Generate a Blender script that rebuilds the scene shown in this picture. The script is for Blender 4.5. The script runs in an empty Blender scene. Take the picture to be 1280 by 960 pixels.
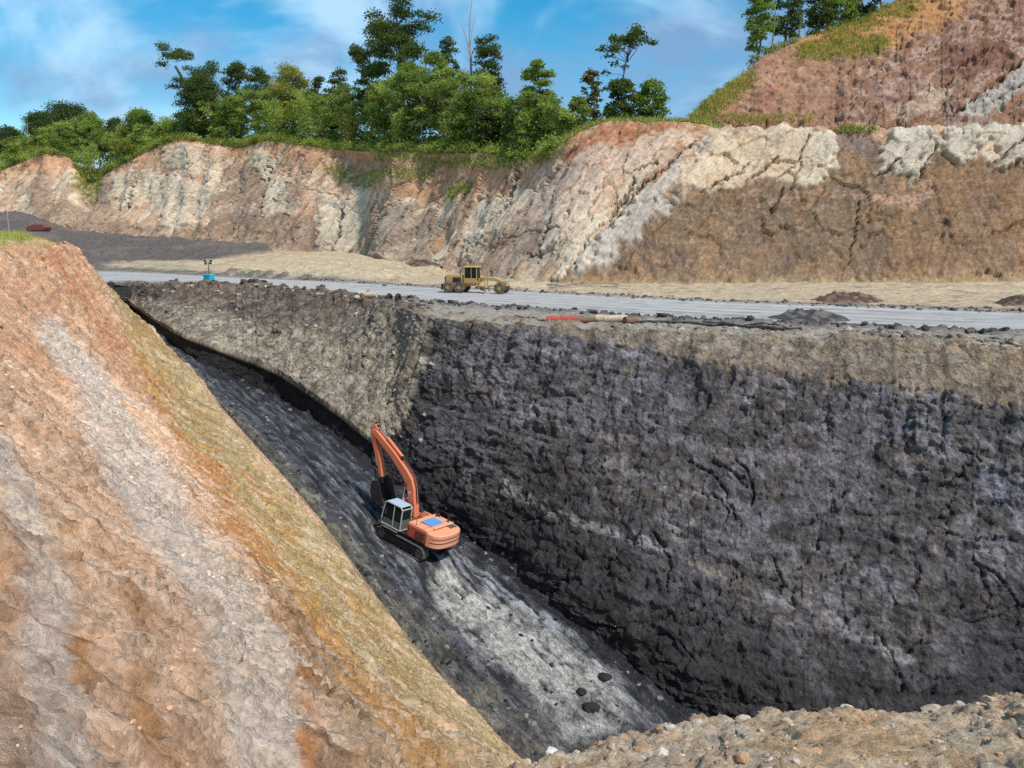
import bpy, bmesh, math, random
import numpy as np
from mathutils import Vector, Matrix

# ------------------------------------------------------------------ camera, sky, sun, exposure
scene = bpy.context.scene
COL = scene.collection
CAM_Z, PITCH, FPX = 7.9, math.radians(11.03), 985.0
cam_d = bpy.data.cameras.new('camera')
cam_d.sensor_width = 36.0
cam_d.lens = 36.0 * FPX / 1280.0
cam_d.clip_start, cam_d.clip_end = 0.1, 6000
cam = bpy.data.objects.new('camera', cam_d)
cam.location = (0, 0, CAM_Z)
cam.rotation_euler = (math.pi / 2 - PITCH, 0, 0)
COL.objects.link(cam)
scene.camera = cam

SUN_DIR = Vector((0.44, -0.40, 0.80)).normalized()      # towards the sun
sun_d = bpy.data.lights.new('sun', 'SUN')
sun_d.energy, sun_d.angle, sun_d.color = 2.9, math.radians(3.0), (1.0, 0.955, 0.89)
sun = bpy.data.objects.new('sun', sun_d)
sun.rotation_euler = SUN_DIR.to_track_quat('Z', 'Y').to_euler()
COL.objects.link(sun)

world = bpy.data.worlds.new('World')
scene.world = world
world.use_nodes = True
wn, wl = world.node_tree.nodes, world.node_tree.links
wn.clear()
def wnode(t, **kw):
    n = wn.new(t)
    for k, v in kw.items(): setattr(n, k, v)
    return n
w_out = wnode('ShaderNodeOutputWorld'); w_bg = wnode('ShaderNodeBackground')
sky = wnode('ShaderNodeTexSky', sky_type='NISHITA', sun_disc=False)
sky.sun_elevation = math.asin(SUN_DIR.z)
sky.sun_rotation = math.atan2(SUN_DIR.x, SUN_DIR.y)
sky.altitude, sky.air_density, sky.dust_density, sky.ozone_density = 100, 1.0, 0.3, 2.5
hs = wnode('ShaderNodeHueSaturation'); hs.inputs['Saturation'].default_value = 1.5; hs.inputs['Value'].default_value = 0.78; hs.inputs['Hue'].default_value = 0.484
wl.new(sky.outputs[0], hs.inputs['Color'])
tc = wnode('ShaderNodeTexCoord')
sep = wnode('ShaderNodeSeparateXYZ'); wl.new(tc.outputs['Generated'], sep.inputs[0])
zz = wnode('ShaderNodeMath', operation='ABSOLUTE'); wl.new(sep.outputs['Z'], zz.inputs[0])
za = wnode('ShaderNodeMath', operation='ADD'); za.inputs[1].default_value = 0.55; wl.new(zz.outputs[0], za.inputs[0])
comb = wnode('ShaderNodeCombineXYZ')
for ax in 'XY':
    d = wnode('ShaderNodeMath', operation='DIVIDE'); wl.new(sep.outputs[ax], d.inputs[0]); wl.new(za.outputs[0], d.inputs[1]); wl.new(d.outputs[0], comb.inputs[ax])
def wcloud(scale, detail, lo, hi, off):
    mp = wnode('ShaderNodeMapping'); mp.inputs['Location'].default_value = off; wl.new(comb.outputs[0], mp.inputs[0])
    n = wnode('ShaderNodeTexNoise'); n.inputs['Scale'].default_value = scale; n.inputs['Detail'].default_value = detail
    n.inputs['Roughness'].default_value = 0.55; n.inputs['Distortion'].default_value = 0.35
    wl.new(mp.outputs[0], n.inputs['Vector'])
    r = wnode('ShaderNodeValToRGB'); r.color_ramp.elements[0].position = lo; r.color_ramp.elements[1].position = hi
    r.color_ramp.interpolation = 'EASE'
    wl.new(n.outputs['Fac'], r.inputs[0]); return r
grey = wcloud(2.6, 7, 0.43, 0.63, (3.1, 1.7, 0)); white = wcloud(3.4, 8, 0.46, 0.68, (0.4, 5.2, 0))
def wmix(a, b, fac, amt):
    m = wnode('ShaderNodeMixRGB'); s = wnode('ShaderNodeMath', operation='MULTIPLY'); s.inputs[1].default_value = amt
    wl.new(fac.outputs[0], s.inputs[0]); wl.new(s.outputs[0], m.inputs[0])
    wl.new(a, m.inputs[1])
    if isinstance(b, tuple): m.inputs[2].default_value = b
    else: wl.new(b, m.inputs[2])
    return m.outputs[0]
SKY_STRENGTH = 0.128
c1 = wmix(hs.outputs[0], (1.35, 2.15, 3.5, 1), grey, 0.8)
c2 = wmix(c1, (3.2, 4.8, 6.1, 1), white, 0.75)
wl.new(c2, w_bg.inputs['Color']); w_bg.inputs['Strength'].default_value = SKY_STRENGTH
wl.new(w_bg.outputs[0], w_out.inputs['Surface'])

scene.cycles.use_denoising = False
vs = scene.view_settings
vs.view_transform, vs.look, vs.gamma, vs.exposure, vs.use_curve_mapping = 'Standard', 'None', 1.0, 0.55, False

# ------------------------------------------------------------------ small tools
rng = np.random.default_rng(7)
random.seed(7)
def lin(r, g, b):
    c = np.array([r, g, b], float) / 255.0
    return np.where(c <= 0.04045, c / 12.92, ((c + 0.055) / 1.055) ** 2.4)
CP, SP = math.cos(PITCH), math.sin(PITCH)
def ray(px, py):
    dx = (np.asarray(px, float) - 640) / FPX; dy = (480 - np.asarray(py, float)) / FPX
    return dx, CP + dy * SP, -SP + dy * CP
def P(px, py, z=None, y=None):
    """Point of the place seen towards (px, py), at height z or at forward distance y."""
    X, Y, Z = ray(px, py)
    t = (np.asarray(z, float) - CAM_Z) / Z if z is not None else np.asarray(y, float) / Y
    return np.stack(np.broadcast_arrays(X * t, Y * t, CAM_Z + Z * t), -1)
def proj(p):
    d = p[..., 1] * CP - (p[..., 2] - CAM_Z) * SP
    d = np.maximum(d, 0.2)
    u = p[..., 1] * SP + (p[..., 2] - CAM_Z) * CP
    return 640 + FPX * p[..., 0] / d, 480 - FPX * u / d
def itp(x, pts, sm=0):
    a = np.array(pts, float)
    y = np.interp(x, a[:, 0], a[:, 1])
    if sm:
        k = np.exp(-0.5 * (np.arange(-3 * sm, 3 * sm + 1) / sm) ** 2); k /= k.sum()
        y = np.convolve(np.pad(y, 3 * sm, mode='edge'), k, 'valid')
    return y
def sstep(a, b, x):
    t = np.clip((x - a) / (b - a), 0, 1); return t * t * (3 - 2 * t)

_pr = np.random.default_rng(11)
_perm = _pr.permutation(256).astype(np.int32); _perm = np.concatenate([_perm, _perm, _perm])
_grad = _pr.normal(size=(256, 3)).astype(np.float32); _grad /= np.linalg.norm(_grad, axis=1)[:, None]
_rnd = _pr.random((256, 4)).astype(np.float32)
def perlin(p):
    p = np.asarray(p, np.float32); i0 = np.floor(p).astype(np.int32); f = p - i0; i0 &= 255
    u = f * f * f * (f * (f * 6 - 15) + 10)
    out = 0
    for a in (0, 1):
        xa = _perm[(i0[..., 0] + a) & 255]; wx = u[..., 0] if a else 1 - u[..., 0]
        for b in (0, 1):
            yb = _perm[(xa + i0[..., 1] + b) & 255]; wy = u[..., 1] if b else 1 - u[..., 1]
            for c in (0, 1):
                g = _grad[_perm[(yb + i0[..., 2] + c) & 255]]
                wz = u[..., 2] if c else 1 - u[..., 2]
                out = out + wx * wy * wz * (g[..., 0] * (f[..., 0] - a) + g[..., 1] * (f[..., 1] - b) + g[..., 2] * (f[..., 2] - c))
    return out * 1.5
def fbm(p, oct=4, gain=0.5, ridged=False):
    s, a = 0, 1.0; p = np.asarray(p, np.float32)
    for k in range(oct):
        n = perlin(p + 17.3 * k)
        s = s + a * ((1 - 2 * np.abs(n)) if ridged else n)
        a *= gain; p = p * 2.03
    return s
def worley(p):
    """nearest-cell distance gap, random id values (4) and offset vector."""
    p = np.asarray(p, np.float32); i0 = np.floor(p).astype(np.int32)
    sh = p.shape[:-1]
    f1 = np.full(sh, 9.0, np.float32); f2 = f1.copy(); idb = np.zeros(sh, np.int32); vec = np.zeros(p.shape, np.float32)
    for a in (-1, 0, 1):
        for b in (-1, 0, 1):
            for c in (-1, 0, 1):
                ci = i0 + np.array([a, b, c], np.int32)
                h = _perm[(_perm[(_perm[ci[..., 0] & 255] + ci[..., 1]) & 255] + ci[..., 2]) & 255]
                v = p - (ci + _rnd[h, :3]); d = (v * v).sum(-1)
                m = d < f1
                f2 = np.where(m, f1, np.minimum(f2, d)); f1 = np.where(m, d, f1)
                idb = np.where(m, h, idb); vec = np.where(m[..., None], v, vec)
    return np.sqrt(f2) - np.sqrt(f1), idb, vec
def facets(p, tilt=1.0):
    gap, idb, vec = worley(p)
    return (_rnd[idb, 3] - 0.5) + tilt * (vec * _grad[(idb * 7 + 3) & 255]).sum(-1), gap, _rnd[idb, 1]
def strip(px, py, pts, w0, w1=None):
    """soft mask round a polyline in the layout plane of a surface."""
    w1 = w0 if w1 is None else w1
    pts = np.array(pts, float); n = len(pts) - 1; best = np.zeros_like(px)
    for k in range(n):
        a, b = pts[k], pts[k + 1]; ab = b - a
        t = np.clip(((px - a[0]) * ab[0] + (py - a[1]) * ab[1]) / (ab @ ab), 0, 1)
        d = np.hypot(px - a[0] - t * ab[0], py - a[1] - t * ab[1])
        w = w0 + (w1 - w0) * (k + t) / n
        best = np.maximum(best, 1 - sstep(0.55, 1.15, d / w))
    return best
def poly(px, py, pts):
    pts = np.array(pts, float); ins = np.zeros(px.shape, bool); j = len(pts) - 1
    for i in range(len(pts)):
        xi, yi = pts[i]; xj, yj = pts[j]
        c = ((yi > py) != (yj > py)) & (px < (xj - xi) * (py - yi) / (yj - yi + 1e-9) + xi)
        ins ^= c; j = i
    return ins.astype(float)
def blur(m, r=1):
    for _ in range(r):
        q = np.pad(m, 1, mode='edge')
        m = (q[:-2, 1:-1] + q[2:, 1:-1] + q[1:-1, :-2] + q[1:-1, 2:] + 2 * m) / 6
    return m
def mixc(c, m, col):
    return c + m[..., None] * (np.asarray(col) - c)

def grid_mesh(name, pos, col, mat, wet=None, flip=False, coords=None):
    n, m = pos.shape[:2]
    me = bpy.data.meshes.new(name)
    idx = np.arange(n * m, dtype=np.int32).reshape(n, m)
    q = np.stack([idx[:-1, :-1], idx[1:, :-1], idx[1:, 1:], idx[:-1, 1:]], -1).reshape(-1, 4)
    if flip: q = q[:, ::-1]
    mesh_fill(me, pos.reshape(-1, 3), q)
    if col is not None: set_col(me, col.reshape(-1, 3), None if wet is None else wet.reshape(-1))
    if coords is not None:
        ca = me.attributes.new('grain', 'FLOAT_VECTOR', 'POINT'); ca.data.foreach_set('vector', np.ascontiguousarray(coords, np.float32).ravel())
    me.materials.append(mat)
    me.polygons.foreach_set('use_smooth', np.ones(len(q), bool))
    o = bpy.data.objects.new(name, me); COL.objects.link(o); o['kind'] = 'structure'
    return o
def mesh_fill(me, v, q):
    me.vertices.add(len(v)); me.vertices.foreach_set('co', np.ascontiguousarray(v, np.float32).ravel())
    k = q.shape[1]
    me.loops.add(len(q) * k); me.loops.foreach_set('vertex_index', np.ascontiguousarray(q, np.int32).ravel())
    me.polygons.add(len(q)); me.polygons.foreach_set('loop_start', np.arange(0, len(q) * k, k, dtype=np.int32))
    me.update(calc_edges=True)
def set_col(me, c, alpha=None):
    a = me.color_attributes.new('Col', 'FLOAT_COLOR', 'POINT')
    rgba = np.ones((len(c), 4), np.float32); rgba[:, :3] = c
    if alpha is not None: rgba[:, 3] = alpha
    a.data.foreach_set('color', rgba.ravel())
def normals(pos):
    du = np.gradient(pos, axis=0); dv = np.gradient(pos, axis=1)
    n = np.cross(du, dv); n /= np.linalg.norm(n, axis=-1, keepdims=True) + 1e-9
    return n
def loft(curves, seg):
    """curves: list of (n,3) arrays; seg: samples per gap. Returns (n, rows, 3) and the row parameter."""
    rows, vv = [], []
    for k in range(len(curves) - 1):
        t = np.arange(seg[k]) / seg[k]
        rows.append(curves[k][:, None] * (1 - t)[None, :, None] + curves[k + 1][:, None] * t[None, :, None]); vv.append(k + t)
    rows.append(curves[-1][:, None]); vv.append(np.array([len(curves) - 1.0]))
    return np.concatenate(rows, 1), np.concatenate(vv)

# ------------------------------------------------------------------ materials
def new_mat(name):
    m = bpy.data.materials.new(name); m.use_nodes = True
    nt = m.node_tree; return m, nt.nodes, nt.links, nt.nodes['Principled BSDF']
def earth(name, rough=0.95, scale=3.0, contrast=0.5, bump=0.6, chip=1.0, wet_rough=None, spec=0.25, dist=0.15, tint=None, grain=False, cells=0.5, scratch=None, samt=.5):
    """Mineral ground: colour from the surface's own strata, broken into grains and chips; relief from the same grains."""
    m, N, L, b = new_mat(name)
    def math_(op, a, c, d=None):
        n = N.new('ShaderNodeMath'); n.operation = op
        for k, q in enumerate((a, c, d)):
            if q is None: continue
            if isinstance(q, (int, float)): n.inputs[k].default_value = q
            else: L.new(q, n.inputs[k])
        return n.outputs[0]
    at = N.new('ShaderNodeVertexColor'); at.layer_name = 'Col'
    if grain:
        ga = N.new('ShaderNodeAttribute'); ga.attribute_name = 'grain'; src = ga.outputs['Vector']
    else:
        tc = N.new('ShaderNodeTexCoord'); src = tc.outputs['Object']
    def noise(s, d=8, r=0.7, vec=None):
        n = N.new('ShaderNodeTexNoise'); n.inputs['Scale'].default_value = s; n.inputs['Detail'].default_value = d; n.inputs['Roughness'].default_value = r
        L.new(vec or src, n.inputs['Vector']); return n
    wn_ = noise(scale * 1.5, 3); wv_ = N.new('ShaderNodeVectorMath'); wv_.operation = 'MULTIPLY_ADD'
    wv_.inputs[1].default_value = (.18 / scale,) * 3; L.new(wn_.outputs['Color'], wv_.inputs[0]); L.new(src, wv_.inputs[2]); warped = wv_.outputs[0]
    def cell(s):
        v = N.new('ShaderNodeTexVoronoi'); v.inputs['Scale'].default_value = s; L.new(warped, v.inputs['Vector'])
        sp = N.new('ShaderNodeSeparateColor'); L.new(v.outputs['Color'], sp.inputs[0]); return v.outputs['Distance'], sp.outputs[0]
    n1 = noise(scale, 11, 0.74).outputs['Fac']; n2 = noise(scale * 6.0, 8, 0.8).outputs['Fac']
    d1, c1_ = cell(scale * 1.8 * chip); d2, c2_ = cell(scale * 5.5 * chip)
    s1 = math_('MULTIPLY_ADD', n1, 2.2, -1.1); s2 = math_('MULTIPLY_ADD', n2, 2.2, -1.1)
    k1 = math_('MULTIPLY_ADD', c1_, cells, -.5 * cells); k2 = math_('MULTIPLY_ADD', c2_, cells * 1.2, -.6 * cells)
    tot = math_('ADD', math_('ADD', s1, s2), math_('ADD', k1, k2))
    if scratch:
        ms = N.new('ShaderNodeMapping'); ms.inputs['Scale'].default_value = scratch; L.new(src, ms.inputs[0])
        sc_ = math_('MULTIPLY_ADD', noise(1.0, 7, .7, ms.outputs[0]).outputs['Fac'], 2.2, -1.1); tot = math_('MULTIPLY_ADD', sc_, samt, tot)
    br = math_('MAXIMUM', math_('MULTIPLY_ADD', tot, contrast, 1.0), .18)
    mul = N.new('ShaderNodeVectorMath'); mul.operation = 'SCALE'; L.new(at.outputs['Color'], mul.inputs[0]); L.new(br, mul.inputs['Scale'])
    col = mul.outputs[0]
    if tint:
        n3 = noise(scale * 0.6, 6, .65); rp = N.new('ShaderNodeValToRGB')
        for k, (p, c) in enumerate(tint):
            e = rp.color_ramp.elements[k] if k < 2 else rp.color_ramp.elements.new(p)
            e.position = p; e.color = (*c, 1)
        L.new(n3.outputs['Fac'], rp.inputs[0])
        vm = N.new('ShaderNodeVectorMath'); vm.operation = 'MULTIPLY'; L.new(col, vm.inputs[0]); L.new(rp.outputs[0], vm.inputs[1]); col = vm.outputs[0]
    L.new(col, b.inputs['Base Color'])
    h = math_('ADD', math_('MULTIPLY_ADD', n1, 1.4, math_('MULTIPLY', n2, .45)), math_('ADD', math_('MULTIPLY', d1, -.45), math_('MULTIPLY', d2, -.22)))
    h = math_('ADD', h, math_('MULTIPLY', c1_, .25 * cells))
    if scratch: h = math_('MULTIPLY_ADD', sc_, .22 * samt, h)
    bp = N.new('ShaderNodeBump'); bp.inputs['Strength'].default_value = bump; bp.inputs['Distance'].default_value = dist
    L.new(h, bp.inputs['Height']); L.new(bp.outputs[0], b.inputs['Normal'])
    b.inputs['Roughness'].default_value = rough
    b.inputs['Specular IOR Level'].default_value = spec
    if wet_rough is not None:
        # alpha of the strata colour carries how wet the ground is
        rw = N.new('ShaderNodeMapRange'); rw.inputs['From Min'].default_value = 0.35; rw.inputs['From Max'].default_value = 0.6
        L.new(noise(scale * 0.35, 4).outputs['Fac'], rw.inputs['Value'])
        r2 = N.new('ShaderNodeMapRange'); r2.inputs['To Min'].default_value = rough; r2.inputs['To Max'].default_value = wet_rough
        L.new(math_('MULTIPLY', at.outputs['Alpha'], rw.outputs[0]), r2.inputs['Value']); L.new(r2.outputs[0], b.inputs['Roughness'])
    return m
def paint(name, rgb, rough=0.5, metal=0.0, dirt=0.35, dirt_col=(0.16, 0.12, 0.085), spec=0.4, scale=2.5):
    """Machine paint or plain object material with worn, dusty patches."""
    m, N, L, b = new_mat(name)
    tc = N.new('ShaderNodeTexCoord'); n = N.new('ShaderNodeTexNoise'); n.inputs['Scale'].default_value = scale; n.inputs['Detail'].default_value = 7; n.inputs['Roughness'].default_value = 0.7
    L.new(tc.outputs['Object'], n.inputs['Vector'])
    mr = N.new('ShaderNodeMapRange'); mr.inputs['From Min'].default_value = 0.42; mr.inputs['From Max'].default_value = 0.72; mr.inputs['To Max'].default_value = dirt
    L.new(n.outputs['Fac'], mr.inputs['Value'])
    mx = N.new('ShaderNodeMixRGB'); mx.inputs[1].default_value = (*rgb, 1); mx.inputs[2].default_value = (*dirt_col, 1); L.new(mr.outputs[0], mx.inputs[0])
    L.new(mx.outputs[0], b.inputs['Base Color'])
    ra = N.new('ShaderNodeMath'); ra.operation = 'MULTIPLY_ADD'; ra.inputs[1].default_value = 0.5; ra.inputs[2].default_value = rough; L.new(mr.outputs[0], ra.inputs[0]); L.new(ra.outputs[0], b.inputs['Roughness'])
    b.inputs['Metallic'].default_value = metal; b.inputs['Specular IOR Level'].default_value = spec
    bp = N.new('ShaderNodeBump'); bp.inputs['Strength'].default_value = 0.15; bp.inputs['Distance'].default_value = 0.02; L.new(n.outputs['Fac'], bp.inputs['Height']); L.new(bp.outputs[0], b.inputs['Normal'])
    return m
def leafmat(name, trans=0.35):
    m, N, L, b = new_mat(name)
    at = N.new('ShaderNodeVertexColor'); at.layer_name = 'Col'
    L.new(at.outputs['Color'], b.inputs['Base Color']); b.inputs['Roughness'].default_value = 0.55; b.inputs['Specular IOR Level'].default_value = 0.3
    tr = N.new('ShaderNodeBsdfTranslucent')
    sc = N.new('ShaderNodeVectorMath'); sc.operation = 'MULTIPLY'; sc.inputs[1].default_value = (1.1, 1.25, 0.55); L.new(at.outputs['Color'], sc.inputs[0]); L.new(sc.outputs[0], tr.inputs['Color'])
    ms = N.new('ShaderNodeMixShader'); ms.inputs[0].default_value = trans
    L.new(b.outputs[0], ms.inputs[1]); L.new(tr.outputs[0], ms.inputs[2]); L.new(ms.outputs[0], N['Material Output'].inputs['Surface'])
    return m
M_COAL = earth('fractured_coal_measures', rough=0.7, scale=0.9, contrast=0.72, bump=1.0, spec=0.4, dist=0.42, grain=True, cells=.8, scratch=(2.6, .8, .9), samt=.5,
               tint=[(0.30, (0.80, 0.78, 0.78)), (0.72, (1.18, 1.12, 1.06)), (0.5, (1, 1, 1.02))])
M_FLOOR = earth('coal_dust_floor', rough=0.85, scale=1.1, contrast=0.8, bump=1.0, wet_rough=0.28, spec=0.45, dist=0.28, grain=True, cells=.8, scratch=(.35, 3.2, 1), samt=.7)
M_CLAY = earth('weathered_clay_slope', rough=0.96, scale=1.5, contrast=0.36, bump=1.0, dist=0.20, cells=.9, chip=1.2)
M_CLIFF = earth('bleached_clay_cliff', rough=0.96, scale=0.30, contrast=0.36, bump=0.9, dist=0.6, grain=True, cells=.4, scratch=(1.5, .3, .12), samt=.9)
M_BENCH = earth('graded_earth', rough=0.95, scale=0.8, contrast=0.42, bump=0.8, dist=0.22)
M_ROAD = earth('wet_haul_road', rough=0.8, scale=0.3, contrast=0.24, bump=0.3, wet_rough=0.46, spec=0.4, dist=0.08, cells=.15)
M_GRAVEL = earth('gravelly_ledge', rough=0.97, scale=6.0, contrast=0.45, bump=1.0, dist=0.06, cells=.7)
M_LEAF = leafmat('leaf', .48)
M_GRASS = leafmat('grass_blade', 0.3)
M_BARK = paint('bark', (0.16, 0.125, 0.095), rough=0.9, dirt=0.6, dirt_col=(0.32, 0.28, 0.23), spec=0.1, scale=0.8)
M_PALEBARK = paint('pale_bark', (0.42, 0.37, 0.31), rough=0.9, dirt=0.6, dirt_col=(0.22, 0.18, 0.14), spec=0.1, scale=0.8)
# ------------------------------------------------------------------ the pit: layout curves shared by neighbouring surfaces
RIM_Y = [(-700, 396), (-300, 385), (100, 372), (150, 358), (200, 362), (260, 358), (330, 361), (440, 372), (500, 384), (540, 398), (620, 403), (700, 408), (800, 412), (900, 416), (1000, 420), (1100, 424), (1280, 436), (1500, 452), (2100, 505)]
RIM_Z = [(-700, 0), (150, 0), (200, .5), (260, 1.2), (330, 1.0), (440, .6), (520, .2), (545, 0), (2100, 0)]
ROADL_Y = [(-700, 374), (-100, 368), (150, 350), (215, 352), (270, 352), (330, 357), (400, 364), (500, 374), (640, 386), (900, 402), (1280, 418), (2100, 457)]
ROADH_Y = [(-700, 343), (100, 339), (180, 341), (260, 346), (400, 352), (560, 361), (640, 364), (900, 378), (1280, 392), (2100, 416)]
BASE = [(-700, 310, 7.5), (-200, 280, 7.5), (0, 255, 7.5), (100, 240, 6.5), (200, 230, 5.0), (300, 217, 3.5), (430, 195, 2.0), (500, 168, .5), (560, 152, 0), (640, 134, 0), (700, 122, 0), (840, 121, 0), (1000, 124, 0), (1280, 125, 0), (2100, 118, 0)]
WALLB_Y = [(120, 366), (150, 374), (180, 394), (210, 422), (225, 437), (256, 456), (300, 475), (331, 487), (366, 503), (390, 519), (416, 535), (440, 553), (470, 580), (520, 620), (575, 655), (650, 702), (720, 762), (800, 832), (870, 892), (950, 918), (1100, 938), (1300, 952), (2100, 1020)]
WALLB_Z = [(120, -.6), (150, -1.5), (180, -2.5), (210, -4), (256, -6), (300, -7.6), (366, -9.4), (416, -10.5), (470, -12.5), (520, -14.3), (575, -15.6), (650, -17), (720, -18.4), (800, -20.2), (870, -22), (1300, -23), (2100, -23)]

# ------------------------------------------------------------------ bench with the haul road
px = np.concatenate([np.linspace(-700, -40, 90), np.linspace(-38, 1320, 760), np.linspace(1325, 2100, 90)])
c_rim = P(px, itp(px, RIM_Y, 4), z=itp(px, RIM_Z, 4))
c_rl = P(px, itp(px, ROADL_Y, 8), z=0.0); c_rh = P(px, itp(px, ROADH_Y, 8), z=0.0)
b_y, b_z = itp(px, [(a, b) for a, b, c in BASE], 8), itp(px, [(a, c) for a, b, c in BASE], 8)
c_base = np.stack([(px - 640) / FPX * (b_y * CP - (b_z - CAM_Z) * SP), b_y, b_z], -1)
bench, bv = loft([c_rim, c_rl, c_rh, c_base], [26, 26, 110])
bench[:, -1, 2] -= 1.2
VV = np.broadcast_to(bv, bench.shape[:2]); PX = np.broadcast_to(px[:, None], bench.shape[:2])
_, PY = proj(bench)
w = np.stack([bench[..., 0], bench[..., 1], np.zeros(PX.shape)], -1)
n_big, n_mid, n_fine = fbm(w / 14, 3), fbm(w / 2.5 + 9, 4), fbm(w / 0.7 + 3, 3)
VR = VV + .10 * np.clip(n_mid, -1, 1) + .05 * n_fine
onroad = sstep(0.93, 1.04, VR) * (1 - sstep(1.95, 2.06, VR))
rough_amt = np.where(VV < 1, 0.16, 0.10) * (1 - 0.93 * onroad)
dz = n_mid * rough_amt * 1.6 + n_fine * rough_amt * 0.9
# heaped edges left by the grader, rubble along the pit rim, old spoil heaps
dz += 0.30 * np.exp(-((VV - 0.97) / 0.035) ** 2) * (0.5 + 0.9 * np.clip(n_mid + 0.3, 0, 1.5)) * (PX > 430)
dz += 0.22 * np.exp(-((VV - 2.03) / 0.02) ** 2) * (0.4 + np.clip(n_mid, 0, 1.5)) * (PX > 380)
edge = np.exp(-(VV / 0.28) ** 2)
dz += edge * np.where(PX < 520, 0.55, 0.18) * (0.3 + np.clip(n_mid * 1.6, -.3, 1.6)) * sstep(0.0, 0.05, VV)
heap = poly(PX + 5 * n_big, PY, [(-300, 345), (60, 345), (118, 334), (180, 326), (270, 325), (338, 318), (345, 305), (300, 280), (60, 262), (-300, 255)])
heap = blur(heap, 7)
dz += heap * (np.clip(1.6 + (VV - 2.2) * 4.5, 0, 5.0) * (.22 + 1.0 * (1 - sstep(20, 105, PX))) + .9 * n_big + .55 * n_mid + .2 * n_fine)
fan = blur(poly(PX + 8 * n_big, PY, [(275, 344), (300, 334), (420, 316), (520, 326), (560, 336), (540, 345), (420, 350)]), 5)
dz += fan * 0.8 * (1 + .4 * n_mid)
for cx, cy, r, h in [(1110, 431, 2.4, .5), (1160, 436, 2.4, .6), (1075, 428, 1.6, .5), (1230, 438, 2.0, .45)]:
    q = P(cx, cy, z=0.0)
    dz += h * np.exp(-((bench[..., 0] - q[0]) ** 2 + ((bench[..., 1] - q[1]) * 0.8) ** 2) / (r * r)) * (0.8 + 0.5 * n_mid)
bench[..., 2] += dz
C_GREY, C_TAN, C_MUD = lin(152, 143, 130), lin(196, 172, 138), lin(112, 97, 84)
col = np.broadcast_to(C_GREY, bench.shape).copy()
col = mixc(col, sstep(1.98, 2.12, VV), lin(184, 163, 133))
col = mixc(col, sstep(0.1, .5, n_big) * sstep(2.1, 2.3, VV) * 0.5, lin(206, 184, 150))
col = mixc(col, sstep(0.25, .6, n_mid) * (1 - onroad) * .6, lin(120, 104, 90))
col = mixc(col, (1 - sstep(0.15, .5, VV)) * sstep(-.2, .35, n_mid) * .7, lin(140, 120, 96))
leftrim = (1 - sstep(500, 540, PX)) * (1 - sstep(.35, .85, VV))
col = mixc(col, leftrim * .85, lin(100, 84, 74)); col = mixc(col, leftrim * strip(PX + 14 * n_mid, PY, [(250, 366), (280, 362), (310, 366)], 14) * .5 * sstep(-.3, .4, n_fine), lin(134, 104, 78))
stri = fbm(np.stack([PX / 700, VV * 16, VV * 0], -1) + 4, 5, .65)
col = mixc(col, onroad, lin(176, 172, 166)); col = mixc(col, onroad * sstep(.0, .4, stri) * .6, lin(160, 158, 158)); col = mixc(col, onroad * sstep(.1, .7, n_mid + stri * .8) * .5, lin(140, 134, 128)); col = mixc(col, onroad * sstep(.1, .5, -stri + .3 * n_mid) * .5, lin(192, 187, 180))
col = mixc(col, np.exp(-((VV - 2.06) / 0.05) ** 2) * .8, lin(120, 110, 100))
col = mixc(col, np.exp(-((VV - 0.96) / 0.06) ** 2) * .75 * (PX > 430), lin(98, 90, 84))
col = mixc(col, heap * .93, lin(88, 82, 80)); col = mixc(col, heap * sstep(0.1, .5, n_big) * .5, lin(120, 108, 98))
col = mixc(col, fan * .85, lin(190, 172, 140)); col = mixc(col, fan * sstep(0, .5, stri) * .4, lin(165, 146, 118))
pond = strip(PX + 12 * n_mid, PY + 1.5 * n_mid, [(175, 332), (200, 332), (232, 335)], 4.5) * sstep(-.5, .2, n_mid + n_fine); col = mixc(col, pond * .7, lin(146, 148, 116))
muddy = strip(PX + 30 * n_mid, PY + 2.5 * n_mid, [(80, 334), (180, 338), (260, 342), (340, 347), (430, 352)], 4, 1.5) * (1 - pond) * sstep(-.5, .3, n_mid + n_fine); col = mixc(col, muddy * .8, lin(98, 88, 80))
col = mixc(col, strip(PX, PY, [(690, 355), (722, 353), (770, 357)], 8, 4) * .7 * sstep(-.4, .3, n_mid), lin(96, 84, 76))

for t_, w_ in ((1.16, .035), (1.30, .03), (1.47, .04), (1.62, .03), (1.80, .04)):
    col = mixc(col, onroad * np.exp(-((VV + .04 * n_big - t_) / w_) ** 2) * (.35 + .4 * np.clip(n_mid + stri, 0, 1)), lin(132, 120, 108))
wet = np.clip(onroad * (0.6 + .6 * n_mid + .5 * stri), 0, 1)
cut = [np.searchsorted(bv, 1.0), np.searchsorted(bv, 2.0)]
grid_mesh('ground', bench[:, :cut[0] + 1], col[:, :cut[0] + 1], M_BENCH)
grid_mesh('road', bench[:, cut[0]:cut[1] + 1], col[:, cut[0]:cut[1] + 1], M_ROAD, wet[:, cut[0]:cut[1] + 1])
grid_mesh('quarry_floor', bench[:, cut[1]:], col[:, cut[1]:], M_BENCH)
BENCH, BENCH_PX, BENCH_V = bench, px, bv
def bench_z(p):
    d = (bench[..., 0] - p[0]) ** 2 + (bench[..., 1] - p[1]) ** 2
    return float(bench.reshape(-1, 3)[np.argmin(d)][2])

# ------------------------------------------------------------------ pit wall: grey spoil batter on the left, black coal measures on the right
px = np.concatenate([np.linspace(120, 1310, 800), np.linspace(1316, 2100, 80)])
rim_b = np.stack([np.interp(px, BENCH_PX, bench[:, 0, k]) for k in range(3)], -1)
base_w = P(px, itp(px, WALLB_Y, 14), z=itp(px, WALLB_Z, 14))
CORNER = 540 - 0.0
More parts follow.
